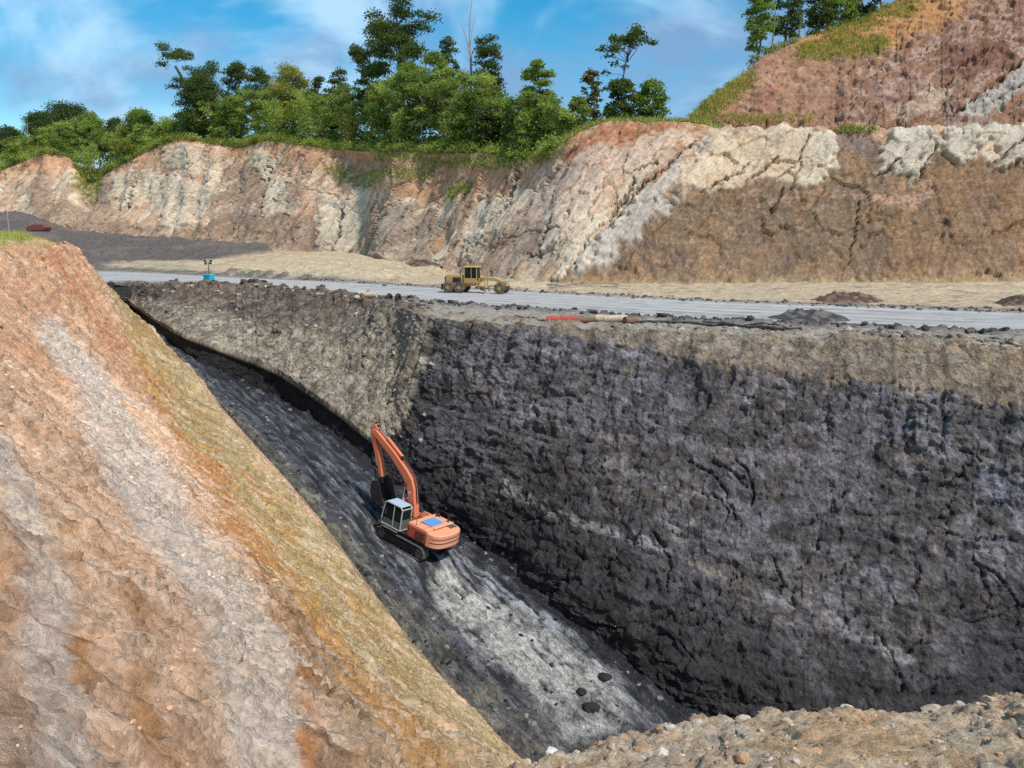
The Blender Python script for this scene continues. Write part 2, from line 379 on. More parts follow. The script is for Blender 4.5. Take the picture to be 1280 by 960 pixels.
# the soil cap lies back at a gentle angle on the right, the rock below it is steep
cap = itp(px, [(120, .02), (540, .02), (600, .03), (720, .07), (900, .15), (1100, .19), (1280, .24), (2100, .26)], 10)
cap_h = itp(px, [(120, .02), (540, .02), (700, .05), (900, .085), (1280, .15), (2100, .17)], 10)
c_cap = rim_b + (base_w - rim_b) * cap[:, None]
c_cap[:, 2] = rim_b[:, 2] + (base_w[:, 2] - rim_b[:, 2]) * cap_h
seam = itp(px, [(120, .10), (256, .24), (330, .22), (366, .19), (416, .13), (440, .11), (500, .10), (560, .10), (2100, .10)], 6)        # vertical coal seam at the foot
c_seam = base_w.copy(); c_seam[:, 2] += (rim_b[:, 2] - base_w[:, 2]) * seam
c_seam[:, :2] += (rim_b[:, :2] - base_w[:, :2]) * 0.04
under = base_w.copy(); under[:, 2] -= 1.5
wall, wv = loft([rim_b, c_cap, c_seam, base_w, under], [36, 190, 44, 4])
N_ = normals(wall); N_ *= np.sign((N_ * np.array([-.5, -.7, .5])).sum(-1, keepdims=True))
VV = np.broadcast_to(wv, wall.shape[:2]); PX = np.broadcast_to(px[:, None], wall.shape[:2]); _, PY = proj(wall)
wp = wall
wob = fbm(np.stack([PY / 26, PY / 60, PX * 0], -1) + 2, 4) * 9
corner_x = itp(PY.ravel(), [(380, 546), (410, 540), (430, 536), (470, 528), (520, 518), (545, 505), (562, 470), (600, 440)]).reshape(PY.shape) + wob * .6
black = sstep(-1.2, 1.2, PX - corner_x)                    # 0 grey batter, 1 coal measures
A = np.stack([(wp[..., 0] * .75 - wp[..., 1] * .66), (wp[..., 0] * .66 + wp[..., 1] * .75), wp[..., 2]], -1)  # along, out, up
f1, g1, r1 = facets(A / np.array([2.6, 2.6, 1.9]) + fbm(A / 3, 2)[..., None] * .35, 0.9)
f2, g2, r2 = facets(A / np.array([.95, .95, .8]) + 5 + fbm(A / 1.2, 2)[..., None] * .3, 0.9)
n1, n2, n3 = fbm(A / 9, 4), fbm(A / 2.2 + 7, 4), fbm(A / .55 + 3, 3)
rid = fbm(A / np.array([3.2, 3.2, 2.2]) + 21, 4, .55, True)
gul = fbm(np.stack([A[..., 0] / 1.0, A[..., 1] / 3, A[..., 2] / 9], -1) + 12, 4)       # chutes running down the face
gul2 = fbm(np.stack([A[..., 0] / .45, A[..., 1] / 2, A[..., 2] / 5], -1) + 31, 3)
hfrac = np.clip((wp[..., 2] - base_w[:, None, 2]) / (rim_b[:, None, 2] - base_w[:, None, 2]), 0, 1)
d_black = .48 * n1 + .15 * f1 * (.3 + 1.0 * (1 - hfrac)) + .18 * f2 + .13 * n2 + .13 * n3 + .06 * rid + (.30 * gul + .07 * gul2) * sstep(.45, .9, hfrac)
bedl = fbm(A / np.array([7, 7, .7]) + np.stack([A[..., 0] * 0, A[..., 0] * 0, .05 * A[..., 0]], -1), 4, .6)
d_black += .12 * bedl * (.4 + sstep(-.2, .4, n1))
f0, g0, r0_ = facets(A / np.array([5.5, 5.5, 4.0]) + fbm(A / 5, 3)[..., None] * .4, 1.0); d_black += .20 * f0
crkw = np.zeros(PX.shape); _cr = np.random.default_rng(5)
for _ in range(34):
    x0, y0 = _cr.uniform(560, 1290), _cr.uniform(560, 850); an = _cr.choice([1.1, 2.0, .5, 2.6]) + _cr.normal() * .2; ln = _cr.uniform(30, 95)
    pts_ = [(x0 + ln * t * math.cos(an + .5 * (t - .5)), y0 + ln * t * math.sin(an + .5 * (t - .5))) for t in (0, .33, .66, 1)]
    near_ = (abs(PX - x0) < 130) & (abs(PY - y0) < 130)
    m_ = np.zeros(PX.shape); m_[near_] = strip((PX + 5 * n3 + 4 * n2)[near_], (PY + 4 * n3)[near_], pts_, _cr.uniform(.9, 1.9)); crkw = np.maximum(crkw, m_)
d_black -= .28 * crkw + .08 * (1 - sstep(0, .07, g1)) * sstep(-.2, .3, n2 + .2) + .07 * (1 - sstep(0, .09, g2))
d_black += .5 * (1 - sstep(.50, .53, hfrac + .03 * n1))      # the lower lift stands a little proud
gul = gul * 1.0
d_grey = .45 * n1 * (1 - .7 * sstep(440, 520, PX)) + .34 * gul * sstep(.25, .6, hfrac) + .3 * np.clip(n2, -.2, 1) + .10 * n3 + .10 * gul2 + .35 * (1 - sstep(.5, .85, hfrac)) + .22 * np.clip(f2, 0, 1) * (n1 > .1)
d_seam = .12 * n1 + .10 * f2 + .08 * n2 + .05 * n3
inseam = sstep(1.97, 2.04, VV)
d = d_grey * (1 - black) + d_black * black
d = d * (1 - inseam * (1 - black)) + d_seam * inseam * (1 - black)
d += (1 - black) * (1 - inseam) * .45 * sstep(.05, .2, VV)               # grey batter lies in front of the coal face
capm = (1 - sstep(.9, 1.05, VV))
d = d * (1 - .72 * capm * black) * sstep(0, .10, VV)
wall = wall + N_ * d[..., None]
# colours
cb = np.broadcast_to(lin(100, 93, 86), wall.shape).copy()
cb = mixc(cb, sstep(.0, .7, n1 + .4 * n2) * .6, lin(114, 109, 105)); cb = mixc(cb, sstep(.05, .6, -n1 + .3 * n2) * .6, lin(84, 75, 72))
cb = mixc(cb, sstep(.0, .6, fbm(A / np.array([4, 4, 2.0]) + 40, 5, .6)) * .4, lin(114, 114, 117))
cb = mixc(cb, sstep(.1, .6, fbm(A / np.array([3, 3, 1.6]) + 60, 5, .6)) * .55, lin(120, 103, 90))
cb = mixc(cb, (r2 > .8) * sstep(.0, .1, g2) * .35, lin(150, 148, 154)); cb = mixc(cb, (r1 < .25) * .3, lin(66, 61, 63))
cb = mixc(cb, sstep(.2, .6, gul) * sstep(.5, .8, hfrac) * .5, lin(140, 130, 122))
streak = fbm(np.stack([A[..., 0] / .6 + A[..., 2] * .3, A[..., 1], A[..., 2] / 2.2], -1) + 77, 5, .65)
streak2 = fbm(np.stack([A[..., 0] / 2.6, A[..., 1] / 2, A[..., 2] / .45 + A[..., 0] * .35], -1) + 57, 5, .65)
cb = mixc(cb, sstep(.2, .7, streak) * .55, lin(160, 156, 158)); cb = mixc(cb, sstep(.2, .7, -streak) * .55, lin(54, 49, 50))
cb = mixc(cb, sstep(.25, .7, streak2) * .4, lin(150, 147, 152)); cb = mixc(cb, sstep(.25, .7, -streak2) * .5, lin(52, 47, 48))
cb = mixc(cb, sstep(.15, .6, bedl) * .22, lin(138, 134, 136)); cb = mixc(cb, sstep(.15, .6, -bedl) * .22, lin(58, 53, 54))
cb = mixc(cb, (r0_ > .65) * .35, lin(128, 124, 130)); cb = mixc(cb, (r0_ < .3) * .35, lin(66, 62, 62)); cb = mixc(cb, crkw * .5, lin(40, 37, 38))
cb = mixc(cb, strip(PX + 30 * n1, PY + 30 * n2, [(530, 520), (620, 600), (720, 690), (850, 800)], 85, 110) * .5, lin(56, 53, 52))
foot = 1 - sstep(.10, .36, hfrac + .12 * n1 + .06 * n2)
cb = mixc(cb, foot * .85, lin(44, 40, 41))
for pts, w_, c_, a_ in [([(700, 540), (800, 548), (900, 556), (1010, 562)], 5, lin(138, 128, 126), .6), ([(640, 610), (700, 645), (780, 668), (830, 690)], 8, lin(140, 134, 130), .55),
                        ([(760, 660), (800, 672), (820, 690)], 9, lin(160, 156, 158), .6), ([(865, 705), (885, 715), (905, 725)], 8, lin(150, 136, 112), .4),
                        ([(960, 750), (1020, 770), (1060, 800), (1130, 825)], 9, lin(158, 152, 152), .6), ([(1230, 600), (1260, 640), (1290, 650)], 16, lin(140, 138, 150), .55),
                        ([(640, 470), (650, 500), (665, 520)], 10, lin(132, 126, 128), .45), ([(1080, 700), (1110, 740)], 14, lin(128, 126, 138), .5)]:
    cb = mixc(cb, strip(PX + 10 * n2, PY + 10 * n1, pts, w_) * sstep(-.5, .15, n3 + n2 * .4) * min(1, a_ * 1.5), c_)
soil = (1 - sstep(-7, 7, PY - itp(px, [(120, 380), (540, 400), (600, 408), (720, 419), (800, 435), (900, 455), (1000, 468), (1100, 480), (1280, 512), (2100, 600)], 6)[:, None] + 9 * gul + 6 * n2))
soilc = np.broadcast_to(lin(150, 131, 108), wall.shape).copy(); soilc = mixc(soilc, sstep(0, .6, n2) * .6, lin(122, 106, 90)); soilc = mixc(soilc, sstep(.1, .6, n1) * .5, lin(166, 142, 112))
soilc = mixc(soilc, (r2 > .8) * .35, lin(176, 164, 148))
cb = mixc(cb, soil, 0) + soil[..., None] * soilc
cg = np.broadcast_to(lin(164, 152, 130), wall.shape).copy()
cg = mixc(cg, sstep(0, .6, n2 + .5 * gul) * .6, lin(128, 116, 98)); cg = mixc(cg, sstep(.1, .7, -n2 + n1 * .6) * .5, lin(170, 158, 136))
cg = mixc(cg, (r2 > .8) * sstep(.02, .1, g2) * .5, lin(184, 176, 160)); cg = mixc(cg, (r2 < .16) * .45, lin(88, 80, 72))
up = sstep(.45, .75, hfrac + .12 * n1 - .10 * sstep(330, 480, PX)) * (1 - .85 * sstep(400, 510, PX + 40 * n1)); cg = mixc(cg, up * .8, lin(104, 90, 78)); cg = mixc(cg, up * sstep(.1, .5, n2) * .6, lin(74, 66, 62))
cg = mixc(cg, up * strip(PX + 14 * n2, PY + 6 * n3, [(230, 376), (262, 372), (300, 372)], 13) * .5 * sstep(-.4, .3, n3), lin(138, 106, 80)); cg = mixc(cg, strip(PX, PY, [(270, 378), (300, 386), (330, 380)], 4) * .5, lin(160, 146, 128))
cg = mixc(cg, inseam, lin(36, 33, 33)); cg = mixc(cg, inseam * sstep(.2, .6, gul2) * .5, lin(60, 55, 54))
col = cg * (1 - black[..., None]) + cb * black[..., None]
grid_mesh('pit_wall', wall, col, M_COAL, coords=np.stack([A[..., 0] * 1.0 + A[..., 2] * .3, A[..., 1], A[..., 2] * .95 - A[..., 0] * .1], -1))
WALL, WALL_PX = wall, px

# ------------------------------------------------------------------ long clay slope on the left, with the terrace above it
TOE = np.array([(26, 6, -22.5), (13, 23, -22.2), (0, 39.7, -20.8), (-7, 46, -16.6), (-13.8, 53.8, -12.4), (-23.4, 66, -8.8), (-37.8, 85.7, -4.6), (-55, 106, -2.4), (-78, 118, -.6), (-125, 130, -.2)], float)
RIM = np.array([(4, -12, 6.2), (-9, 6, 6.2), (-20, 24, 6.4), (-25.5, 31.5, 6.55), (-30.5, 42, 6.75), (-37, 58, 6.95), (-47.2, 85, 7.15), (-57, 96, 7.2), (-77, 111, 7.1), (-125, 119, 7.0)], float)
BACK = np.array([(-20, -38, 6.8), (-46, -14, 6.9), (-57, 0, 7.0), (-61, 9, 7.1), (-66, 22, 7.2), (-72, 40, 7.25), (-82, 64, 7.3), (-90, 72, 7.3), (-110, 80, 7.3), (-140, 84, 7.3)], float)
def crom(pts, u):
    n = len(pts); i = np.clip(np.floor(u).astype(int), 0, n - 2); t = (u - i)[:, None]
    p0, p1, p2, p3 = pts[np.maximum(i - 1, 0)], pts[i], pts[i + 1], pts[np.minimum(i + 2, n - 1)]
    return 0.5 * (2 * p1 + (p2 - p0) * t + (2 * p0 - 5 * p1 + 4 * p2 - p3) * t * t + (3 * p1 - p0 - 3 * p2 + p3) * t ** 3)
# denser where it is near the camera
uu = np.interp(np.linspace(0, 1, 720), [0, .08, .52, .72, .88, .96, 1], [.3, 1.0, 2.6, 4.0, 6.0, 7.2, 9])
ctoe, crim, cback = crom(TOE, uu), crom(RIM, uu), crom(BACK, uu)
cunder = ctoe + (ctoe - crim) * .09
slope, sv = loft([cunder, ctoe, crim, cback], [3, 380, 60])
VV = np.broadcast_to(sv, slope.shape[:2])
s = np.clip(VV - 1, 0, 1)
UU = np.broadcast_to(uu[:, None], VV.shape)
# rounded brow, slightly hollow face
slope[..., 2] -= 0.9 * np.exp(-((VV - 2.0) / .035) ** 2) * sstep(5.4, 6, UU) + .5 * np.exp(-((VV - 2.0) / .03) ** 2)
slope[..., 2] -= 1.1 * np.sin(np.pi * s) * sstep(1.5, 4, UU) * (VV < 2)
PX, PY = proj(slope)
N_ = normals(slope); N_ *= np.sign((N_ * np.array([.6, .4, .6])).sum(-1, keepdims=True))
dirT = np.array([-.63, .77]); L_ = slope[..., 0] * dirT[0] + slope[..., 1] * dirT[1]; S_ = slope[..., 0] * -.77 + slope[..., 1] * -.63
H_ = slope[..., 2]
# L along strike, H down the dip. rills run down the dip with a lean, benches of harder beds along strike
R1 = np.stack([(L_ - .55 * H_) / 2.6, S_ / 9, H_ / 12], -1); R2 = np.stack([(L_ - .55 * H_) / .8, S_ / 4, H_ / 4.5], -1)
n_big = fbm(slope / 9, 4); n_mid = fbm(slope / 2.2 + 5, 4); n_f = fbm(slope / .5 + 8, 4)
rill = fbm(R1, 4); rill2 = fbm(R2 + 6, 4)
rill3 = fbm(np.stack([(L_ - .55 * H_) / .32, S_ / 2, H_ / 2.6], -1) + 16, 4, .6)
lump, lg, lr = facets(np.stack([(L_ - .55 * H_) / .8, S_ / .9, H_ / 2.2], -1) + fbm(slope / 1.1, 2)[..., None] * .12, .8)
lump2, lg2, lr2 = facets(np.stack([(L_ - .55 * H_) / .38, S_ / .45, H_ / .95], -1) + 3, .8)
bed = fbm(np.stack([L_ / 14, s * 22 + .5 * n_big, s * 0], -1) + 2, 3)
onface = sstep(1.0, 1.03, VV) * (1 - sstep(1.97, 2.03, VV))
toe_f = sstep(1.0, 1.12, VV)
comb = fbm(np.stack([(L_ - .55 * H_ + .06 * n_mid) / .85, S_ / 5, H_ / 7], -1) + 52, 2, .45, True)      # bucket-tooth furrows
comb2 = fbm(np.stack([(L_ - .55 * H_ + .03 * n_mid) / .30, S_ / 3, H_ / 3], -1) + 72, 2, .5, True)
combm = .45 + .55 * sstep(-.2, .4, n_big + .4 * rill)
d = onface * (.38 * n_big * toe_f + .24 * rill * toe_f + (.24 * comb + .10 * comb2) * combm + .15 * rill2 + .13 * rill3 + .09 * n_mid + .08 * n_f + .08 * bed) * (.25 + .75 * toe_f)
lumpy = sstep(-.1, .5, n_big + .6 * bed + .1 + .5 * n_mid) * (.22 + .78 * (1 - sstep(2.0, 3.4, UU + .5 * n_big)) * sstep(.12, .35, s))
d += onface * (lumpy * (.09 * lump * sstep(0, .10, lg) + .12 * lump2 - .05 * (1 - sstep(0, .09, lg)) - .05 * (1 - sstep(0, .10, lg2))) + .05 * lump2)
d += (1 - onface) * (.12 * n_big + .10 * n_mid + .03 * n_f) * (VV > 1.5)
slope = slope + N_ * d[..., None]
wx, wy = PX + 14 * n_mid + 16 * rill2 + 12 * n_f + 10 * rill, PY + 14 * n_mid + 6 * n_f
col = np.broadcast_to(lin(224, 186, 154), slope.shape).copy()
col = mixc(col, sstep(-.1, .6, n_mid + .5 * rill) * .5, lin(206, 172, 146)); col = mixc(col, sstep(.1, .7, bed + .4 * n_mid) * .45, lin(194, 144, 104))
top_or = (1 - sstep(420, 520, wy)) ; col = mixc(col, top_or * .5, lin(194, 140, 98)); col = mixc(col, top_or * sstep(.0, .5, n_mid) * .5, lin(204, 156, 116))
pinks = strip(wx, wy, [(10, 380), (90, 520), (130, 600), (190, 740), (260, 960)], 26, 60); col = mixc(col, pinks * .3, lin(196, 154, 124))
white = strip(wx, wy, [(70, 420), (120, 500), (165, 590), (225, 690), (275, 790), (318, 880), (350, 970)], 24, 62); col = mixc(col, white * .85, lin(208, 196, 184))
white2 = strip(wx, wy, [(5, 560), (28, 648), (46, 726), (69, 841), (88, 965)], 18, 40); col = mixc(col, white2 * .8, lin(208, 194, 182))
white3 = strip(wx, wy, [(-20, 780), (0, 870), (30, 970)], 40); col = mixc(col, white3 * .6, lin(200, 176, 156))
och1 = strip(wx, wy, [(84, 640), (92, 717), (98, 777), (108, 832), (122, 870)], 9, 14); och2 = strip(wx, wy, [(128, 660), (142, 717), (160, 768), (170, 804), (182, 878), (205, 965)], 9, 20)
och3 = strip(wx, wy, [(-5, 640), (10, 720), (25, 760)], 14)
och = np.maximum(och1, np.maximum(och2, och3 * .6)) * sstep(-.25, .35, n_mid + rill2 + .8 * n_f) * (.5 + .5 * lr); col = mixc(col, och * .85, lin(180, 124, 66))
OCH_LINE = [(120, 330), (170, 420), (206, 500), (262, 590), (300, 660), (340, 720), (400, 800), (450, 870), (520, 968)]
olive_m = np.clip(strip(wx, wy, [(150, 372), (196, 432), (250, 515), (310, 595), (370, 672), (440, 758), (505, 835), (570, 915), (610, 970)], 18, 58), 0, 1)
ochre_m = strip(wx, wy, [(160, 400), (215, 500), (280, 600), (335, 680), (385, 750), (440, 830), (470, 900), (495, 970)], 18, 92)
col = mixc(col, ochre_m * .9, lin(184, 136, 76))
col = mixc(col, strip(wx, wy, [(335, 740), (385, 850), (430, 965)], 24, 50) * sstep(-.5, .1, n_mid) * .85, lin(126, 98, 74))
col = mixc(col, ochre_m * sstep(.05, .5, n_f + n_mid * .6) * .5, lin(202, 160, 104))
col = mixc(col, olive_m * .75 * sstep(-.8, .1, n_mid + rill2), lin(166, 148, 98)); col = mixc(col, olive_m * sstep(.0, .5, rill2 + n_f * .5) * .6, lin(184, 170, 130)); col = mixc(col, olive_m * sstep(.1, .5, -rill2 + n_mid * .5) * .5, lin(132, 122, 74))
orange = strip(wx, wy, [(196, 480), (219, 524), (272, 620), (296, 668), (325, 730), (344, 780), (362, 840), (388, 970)], 6, 16); col = mixc(col, orange * .95 * sstep(-.4, .4, n_mid + n_f + rill3), lin(188, 128, 76))
col = mixc(col, strip(wx, wy, [(60, 310), (110, 380), (160, 470)], 16, 8) * .5, lin(186, 112, 62))
col = mixc(col, sstep(.3, .7, lr) * lumpy * .35, lin(218, 192, 168)); col = mixc(col, (lr < .25) * lumpy * .2, lin(184, 146, 114)); col = mixc(col, (lr2 < .12) * .3 * onface, lin(150, 104, 70))
col = mixc(col, (1 - sstep(.015, .06, s - .02 * n_mid)) * onface * .8 * sstep(1.8, 2.8, UU), lin(120, 112, 88))
top = sstep(1.99, 2.05, VV); col = mixc(col, top * .9, lin(206, 178, 136)); col = mixc(col, top * sstep(0, .5, n_mid) * .5, lin(176, 150, 96))
dapple = fbm(np.stack([(L_ - .55 * H_) / .42, S_ / 3, H_ / 4.5], -1) + 44, 4, .65)
col = mixc(col, sstep(.0, .6, dapple) * .45 * onface, lin(226, 206, 184)); col = mixc(col, sstep(.25, .8, -dapple) * .25 * onface, lin(164, 126, 96))
col = np.clip(col * np.array([1.12, 1.06, 1.0]), 0, .85)
grid_mesh('clay_slope', slope, col, M_CLAY, coords=np.stack([(L_ - .55 * H_) * 1.15, S_ * .9, H_ * .8], -1))
SLOPE, SLOPE_V, _SLOPE_COL = slope, sv, col

# ------------------------------------------------------------------ pit floor: ramp of coal dust and pale mud between slope and wall
px = np.linspace(120, 1400, 560)
wall_e = P(px, itp(px, WALLB_Y, 5), z=itp(px, WALLB_Z, 5) - .05)
wall_e[:, :2] *= 1.02
ft = itp(px, [(120, .6), (150, .6), (210, 6.1), (300, 5.07), (400, 4.05), (500, 3.0), (640, 2.0), (760, 1.45), (1000, .9), (1400, .4)], 6)
ft = itp(px, [(120, 7.4), (150, 7.05), (210, 6.05), (300, 5.0), (400, 4.0), (500, 3.0), (640, 2.0), (760, 1.5), (1000, 1.0), (1400, .5)], 4)
toe_e = crom(TOE, ft); toe_e[:, 2] += .25
out = toe_e - wall_e; out[:, 2] = 0; toe_e = toe_e + out / (np.linalg.norm(out, axis=1, keepdims=True) + 1e-6) * 1.6
floor, fv = loft([wall_e, toe_e], [250])
PX, PY = proj(floor); VV = np.broadcast_to(fv, PX.shape)
al = floor[..., 0] * -.63 + floor[..., 1] * .77; ac = floor[..., 0] * .77 + floor[..., 1] * .63
w = np.stack([al, ac, al * 0], -1)
n_big, n_mid, n_f = fbm(w / 7, 3), fbm(w / 1.8 + 4, 4), fbm(w / .5 + 4, 3)
tr = fbm(np.stack([al / 3.2, ac / .6, al * 0], -1) + 5, 5, .6); tr2 = fbm(np.stack([al / 8, ac / 1.5, al * 0], -1) + 15, 5, .6)
fa, ga, ra = facets(w / np.array([.9, .7, 1]) + 2, .6)
ridge = np.sin(ac * 5.2 + 2.2 * n_big + .5 * n_mid) * sstep(-.3, .3, fbm(np.stack([al / 10, ac / 3, al * 0], -1) + 61, 3) + .1)
dz = .07 * ridge + .16 * n_big + .12 * n_mid + .06 * n_f + .22 * tr2 + .10 * tr + .10 * np.clip(fa, 0, 1)
rubble = (1 - sstep(.05, .22, VV)) + sstep(.80, .97, VV)
dz += rubble * (.35 * np.clip(n_mid + .2, 0, 1) + .22 * np.clip(fa, 0, 1))
EXC = P(516, 676, z=-15.0)
near_exc = np.exp(-(((floor[..., 0] - EXC[0]) ** 2 + (floor[..., 1] - EXC[1]) ** 2) / 12.0))
dz *= (1 - .8 * near_exc) * (1 - .8 * sstep(.88, 1, VV))
floor[..., 2] += dz - 1.6 * sstep(.93, 1, VV)
# the machine stands on a pad it has levelled for itself
r_e = np.hypot(floor[..., 0] - EXC[0], floor[..., 1] - EXC[1]); q_ = floor[r_e < 3]
A_ = np.c_[q_[:, :2] - EXC[:2], np.ones(len(q_))]; s_, *_ = np.linalg.lstsq(A_, q_[:, 2], rcond=None)
pad = s_[2] + .35 * (s_[0] * (floor[..., 0] - EXC[0]) + s_[1] * (floor[..., 1] - EXC[1])); k_ = np.exp(-(r_e / 3.4) ** 6)
floor[..., 2] = floor[..., 2] * (1 - k_) + (pad + .3 * dz) * k_
col = np.broadcast_to(lin(46, 45, 48), floor.shape).copy()
col = mixc(col, sstep(.0, .5, tr2 + .5 * tr) * .7, lin(78, 79, 84)); col = mixc(col, sstep(.2, .7, tr + .6 * n_mid + .3 * n_f) * .6, lin(138, 139, 144))
col = mixc(col, sstep(.2, .6, -tr2 + .5 * n_mid) * .7, lin(36, 35, 38)); col = mixc(col, (ra > .8) * .4, lin(120, 118, 122))
wx, wy = PX + 10 * n_mid + 8 * n_big, PY + 8 * n_mid
pale = strip(wx, wy, [(560, 740), (610, 780), (675, 830), (730, 880)], 26, 58); pale2 = strip(wx, wy, [(540, 690), (600, 730), (660, 770), (730, 830), (780, 880)], 14, 24)
col = mixc(col, pale2 * sstep(-.3, .3, tr + n_f * .5) * .75, lin(172, 172, 174)); col = mixc(col, pale * sstep(-.9, -.1, n_mid + .5 * tr + .4 * n_f) * .9, lin(182, 178, 168))
col = mixc(col, strip(wx, wy, [(420, 610), (500, 690), (560, 740)], 14) * sstep(-.1, .4, tr) * .7, lin(150, 148, 146))
col = mixc(col, strip(wx, wy, [(690, 900), (740, 880), (800, 890)], 22) * .5, lin(110, 104, 100))
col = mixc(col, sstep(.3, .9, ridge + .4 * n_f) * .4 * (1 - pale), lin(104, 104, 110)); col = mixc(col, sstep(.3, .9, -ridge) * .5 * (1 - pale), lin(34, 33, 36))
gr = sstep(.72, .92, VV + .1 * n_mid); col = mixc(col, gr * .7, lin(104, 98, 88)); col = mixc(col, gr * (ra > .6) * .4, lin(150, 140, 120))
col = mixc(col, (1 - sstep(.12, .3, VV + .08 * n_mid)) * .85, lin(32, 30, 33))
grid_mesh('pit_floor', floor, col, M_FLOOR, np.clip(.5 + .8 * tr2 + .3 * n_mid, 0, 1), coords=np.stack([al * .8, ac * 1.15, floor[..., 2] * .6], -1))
FLOOR = floor

# ------------------------------------------------------------------ gravel ledge in the foreground
E = np.array([(400, 1045, 4.2), (560, 988, 4.4), (630, 958, 4.5), (720, 937, 4.6), (800, 917, 4.8), (870, 898, 5), (950, 890, 5.1), (1050, 889, 5.2), (1150, 885, 5.2), (1220, 874, 5.2), (1280, 861, 5.2), (1400, 840, 5.2), (1700, 800, 5.2), (2300, 760, 4.6)], float)
edge_w = P(E[:, 0], E[:, 1], y=E[:, 2])
u = np.linspace(0, len(E) - 1, 420)
ce = crom(edge_w, u)
cf = ce + np.array([0, .9, -2.2]); cf2 = ce * np.array([1.1, 1, 1]) + np.array([0, 2.4, -9]); 
cn = ce * np.array([.62, .28, 0]) + np.array([0, 0, 6.25]); ck = ce * np.array([.9, 0, 0]) + np.array([0, -9, 6.4])
ledge, lv = loft([cf2, cf, ce, cn, ck], [24, 26, 150, 30])
for _ in range(6):
    ledge[:, 1:-1] = .5 * ledge[:, 1:-1] + .25 * (ledge[:, :-2] + ledge[:, 2:])
N_ = normals(ledge); N_ *= np.sign((N_ * np.array([0, .2, 1])).sum(-1, keepdims=True))
n_big, n_mid, n_f = fbm(ledge / .9, 3), fbm(ledge / .22, 4), fbm(ledge / .06, 3)
fa, ga, ra = facets(ledge / .12, .5)
VV = np.broadcast_to(lv, ledge.shape[:2])
ledge = ledge + N_ * (.08 * n_big + .05 * n_mid + .012 * n_f + .045 * np.clip(fa, -.1, .8) * sstep(.0, .1, ga))[..., None]
col = np.broadcast_to(lin(204, 180, 152), ledge.shape).copy()
col = mixc(col, sstep(-.1, .5, n_mid) * .5, lin(204, 182, 154)); col = mixc(col, sstep(.1, .6, -n_mid + .4 * n_big) * .5, lin(156, 130, 106)); col = mixc(col, (ra > .78) * .5, lin(208, 196, 178)); col = mixc(col, (ra < .15) * .4, lin(178, 132, 92))
col = mixc(col, sstep(.2, .5, n_big) * .5, lin(202, 164, 118)); col = mixc(col, sstep(.25, .6, -n_big) * .4, lin(176, 170, 164))
col = np.clip(col * np.array([1.18, 1.12, 1.04]), 0, .85)
grid_mesh('gravel_ledge', ledge, col, M_GRAVEL)
LEDGE, LEDGE_V = ledge, lv

# ------------------------------------------------------------------ far cliff (lower lift)
CREST = [(-700, 215), (-300, 222), (-100, 218), (0, 214), (30, 200), (55, 192), (88, 196), (104, 226), (118, 230), (140, 212), (160, 203), (200, 181), (232, 176), (268, 181), (300, 186), (332, 176), (400, 186), (450, 188), (520, 191), (600, 191), (650, 202), (685, 194), (705, 178), (725, 164), (760, 151), (800, 152), (860, 152), (900, 158), (1000, 159), (1100, 159), (1280, 156), (1600, 150), (2100, 140)]
px = np.concatenate([np.linspace(-700, -20, 80), np.linspace(-18, 1310, 900), np.linspace(1316, 2100, 80)])
b_y = itp(px, [(a, b) for a, b, c in BASE], 8); b_z = itp(px, [(a, c) for a, b, c in BASE], 8)
set_b = itp(px, [(-700, 26), (0, 24), (104, 34), (140, 26), (300, 22), (430, 22), (600, 24), (700, 22), (860, 19), (1280, 18), (2100, 18)], 8)
c_b = np.stack([(px - 640) / FPX * (b_y * CP - (b_z - CAM_Z) * SP), b_y, b_z - 1.0], -1)
c_t = P(px, itp(px, CREST, 3), y=b_y + set_b)
jit = fbm(np.stack([px / 22, px * 0, px * 0], -1) + 3, 4) * sstep(870, 930, px)
CREST_PX, CREST_W = px, c_t
cliff, cv = loft([c_b, c_t], [185])
v = np.broadcast_to(cv, cliff.shape[:2])
cliff[..., 2] += 1.2 * jit[:, None] * sstep(.86, 1, v); cliff[..., 1] += (1.6 * np.sin(np.pi * v)) ; cliff[..., 1] -= 2.5 * (1 - v) ** 6
N_ = normals(cliff); N_ *= np.sign((N_ * np.array([0, -.7, .5])).sum(-1, keepdims=True))
PX, PY = proj(cliff)
W = cliff
n_big, n_mid, n_f = fbm(W / 16, 4), fbm(W / 4 + 3, 4), fbm(W / 1.1 + 5, 4)
sl = W[..., 0] - .8 * W[..., 2]                                   # beds dip down to the left
bedd = fbm(np.stack([sl / 2.2, W[..., 1] / 12, (W[..., 2] + .8 * W[..., 0]) / 14], -1), 4)
chute = fbm(np.stack([(W[..., 0] - .55 * W[..., 2]) / 2.6, W[..., 1] / 5, W[..., 2] / 9], -1) + 9, 5)
dipc = (W[..., 2] + .8 * W[..., 0])
bed2 = fbm(np.stack([sl / .9, W[..., 1] / 9, dipc / 16], -1) + 33, 5, .62)
fa, ga, ra = facets(np.stack([sl / 3.6, W[..., 1] / 4.5, dipc / 11], -1) + n_mid[..., None] * .22, .8)
fb, gb, rb = facets(np.stack([sl / 1.3, W[..., 1] / 1.6, dipc / 3.6], -1) + n_f[..., None] * .2, .8)
wx, wy = PX + 9 * n_mid + 8 * n_f + 6 * bedd, PY + 7 * n_mid + 6 * n_f + 5 * chute
soft_n = fbm(W / .8 + 70, 4, .65)
def PM(pts, r=1):
    m_ = blur(poly(wx, wy, pts), r + 2); return np.clip(m_ + .35 * soft_n * (4 * m_ * (1 - m_)) - .10 * sstep(.1, .6, soft_n) * m_, 0, 1)
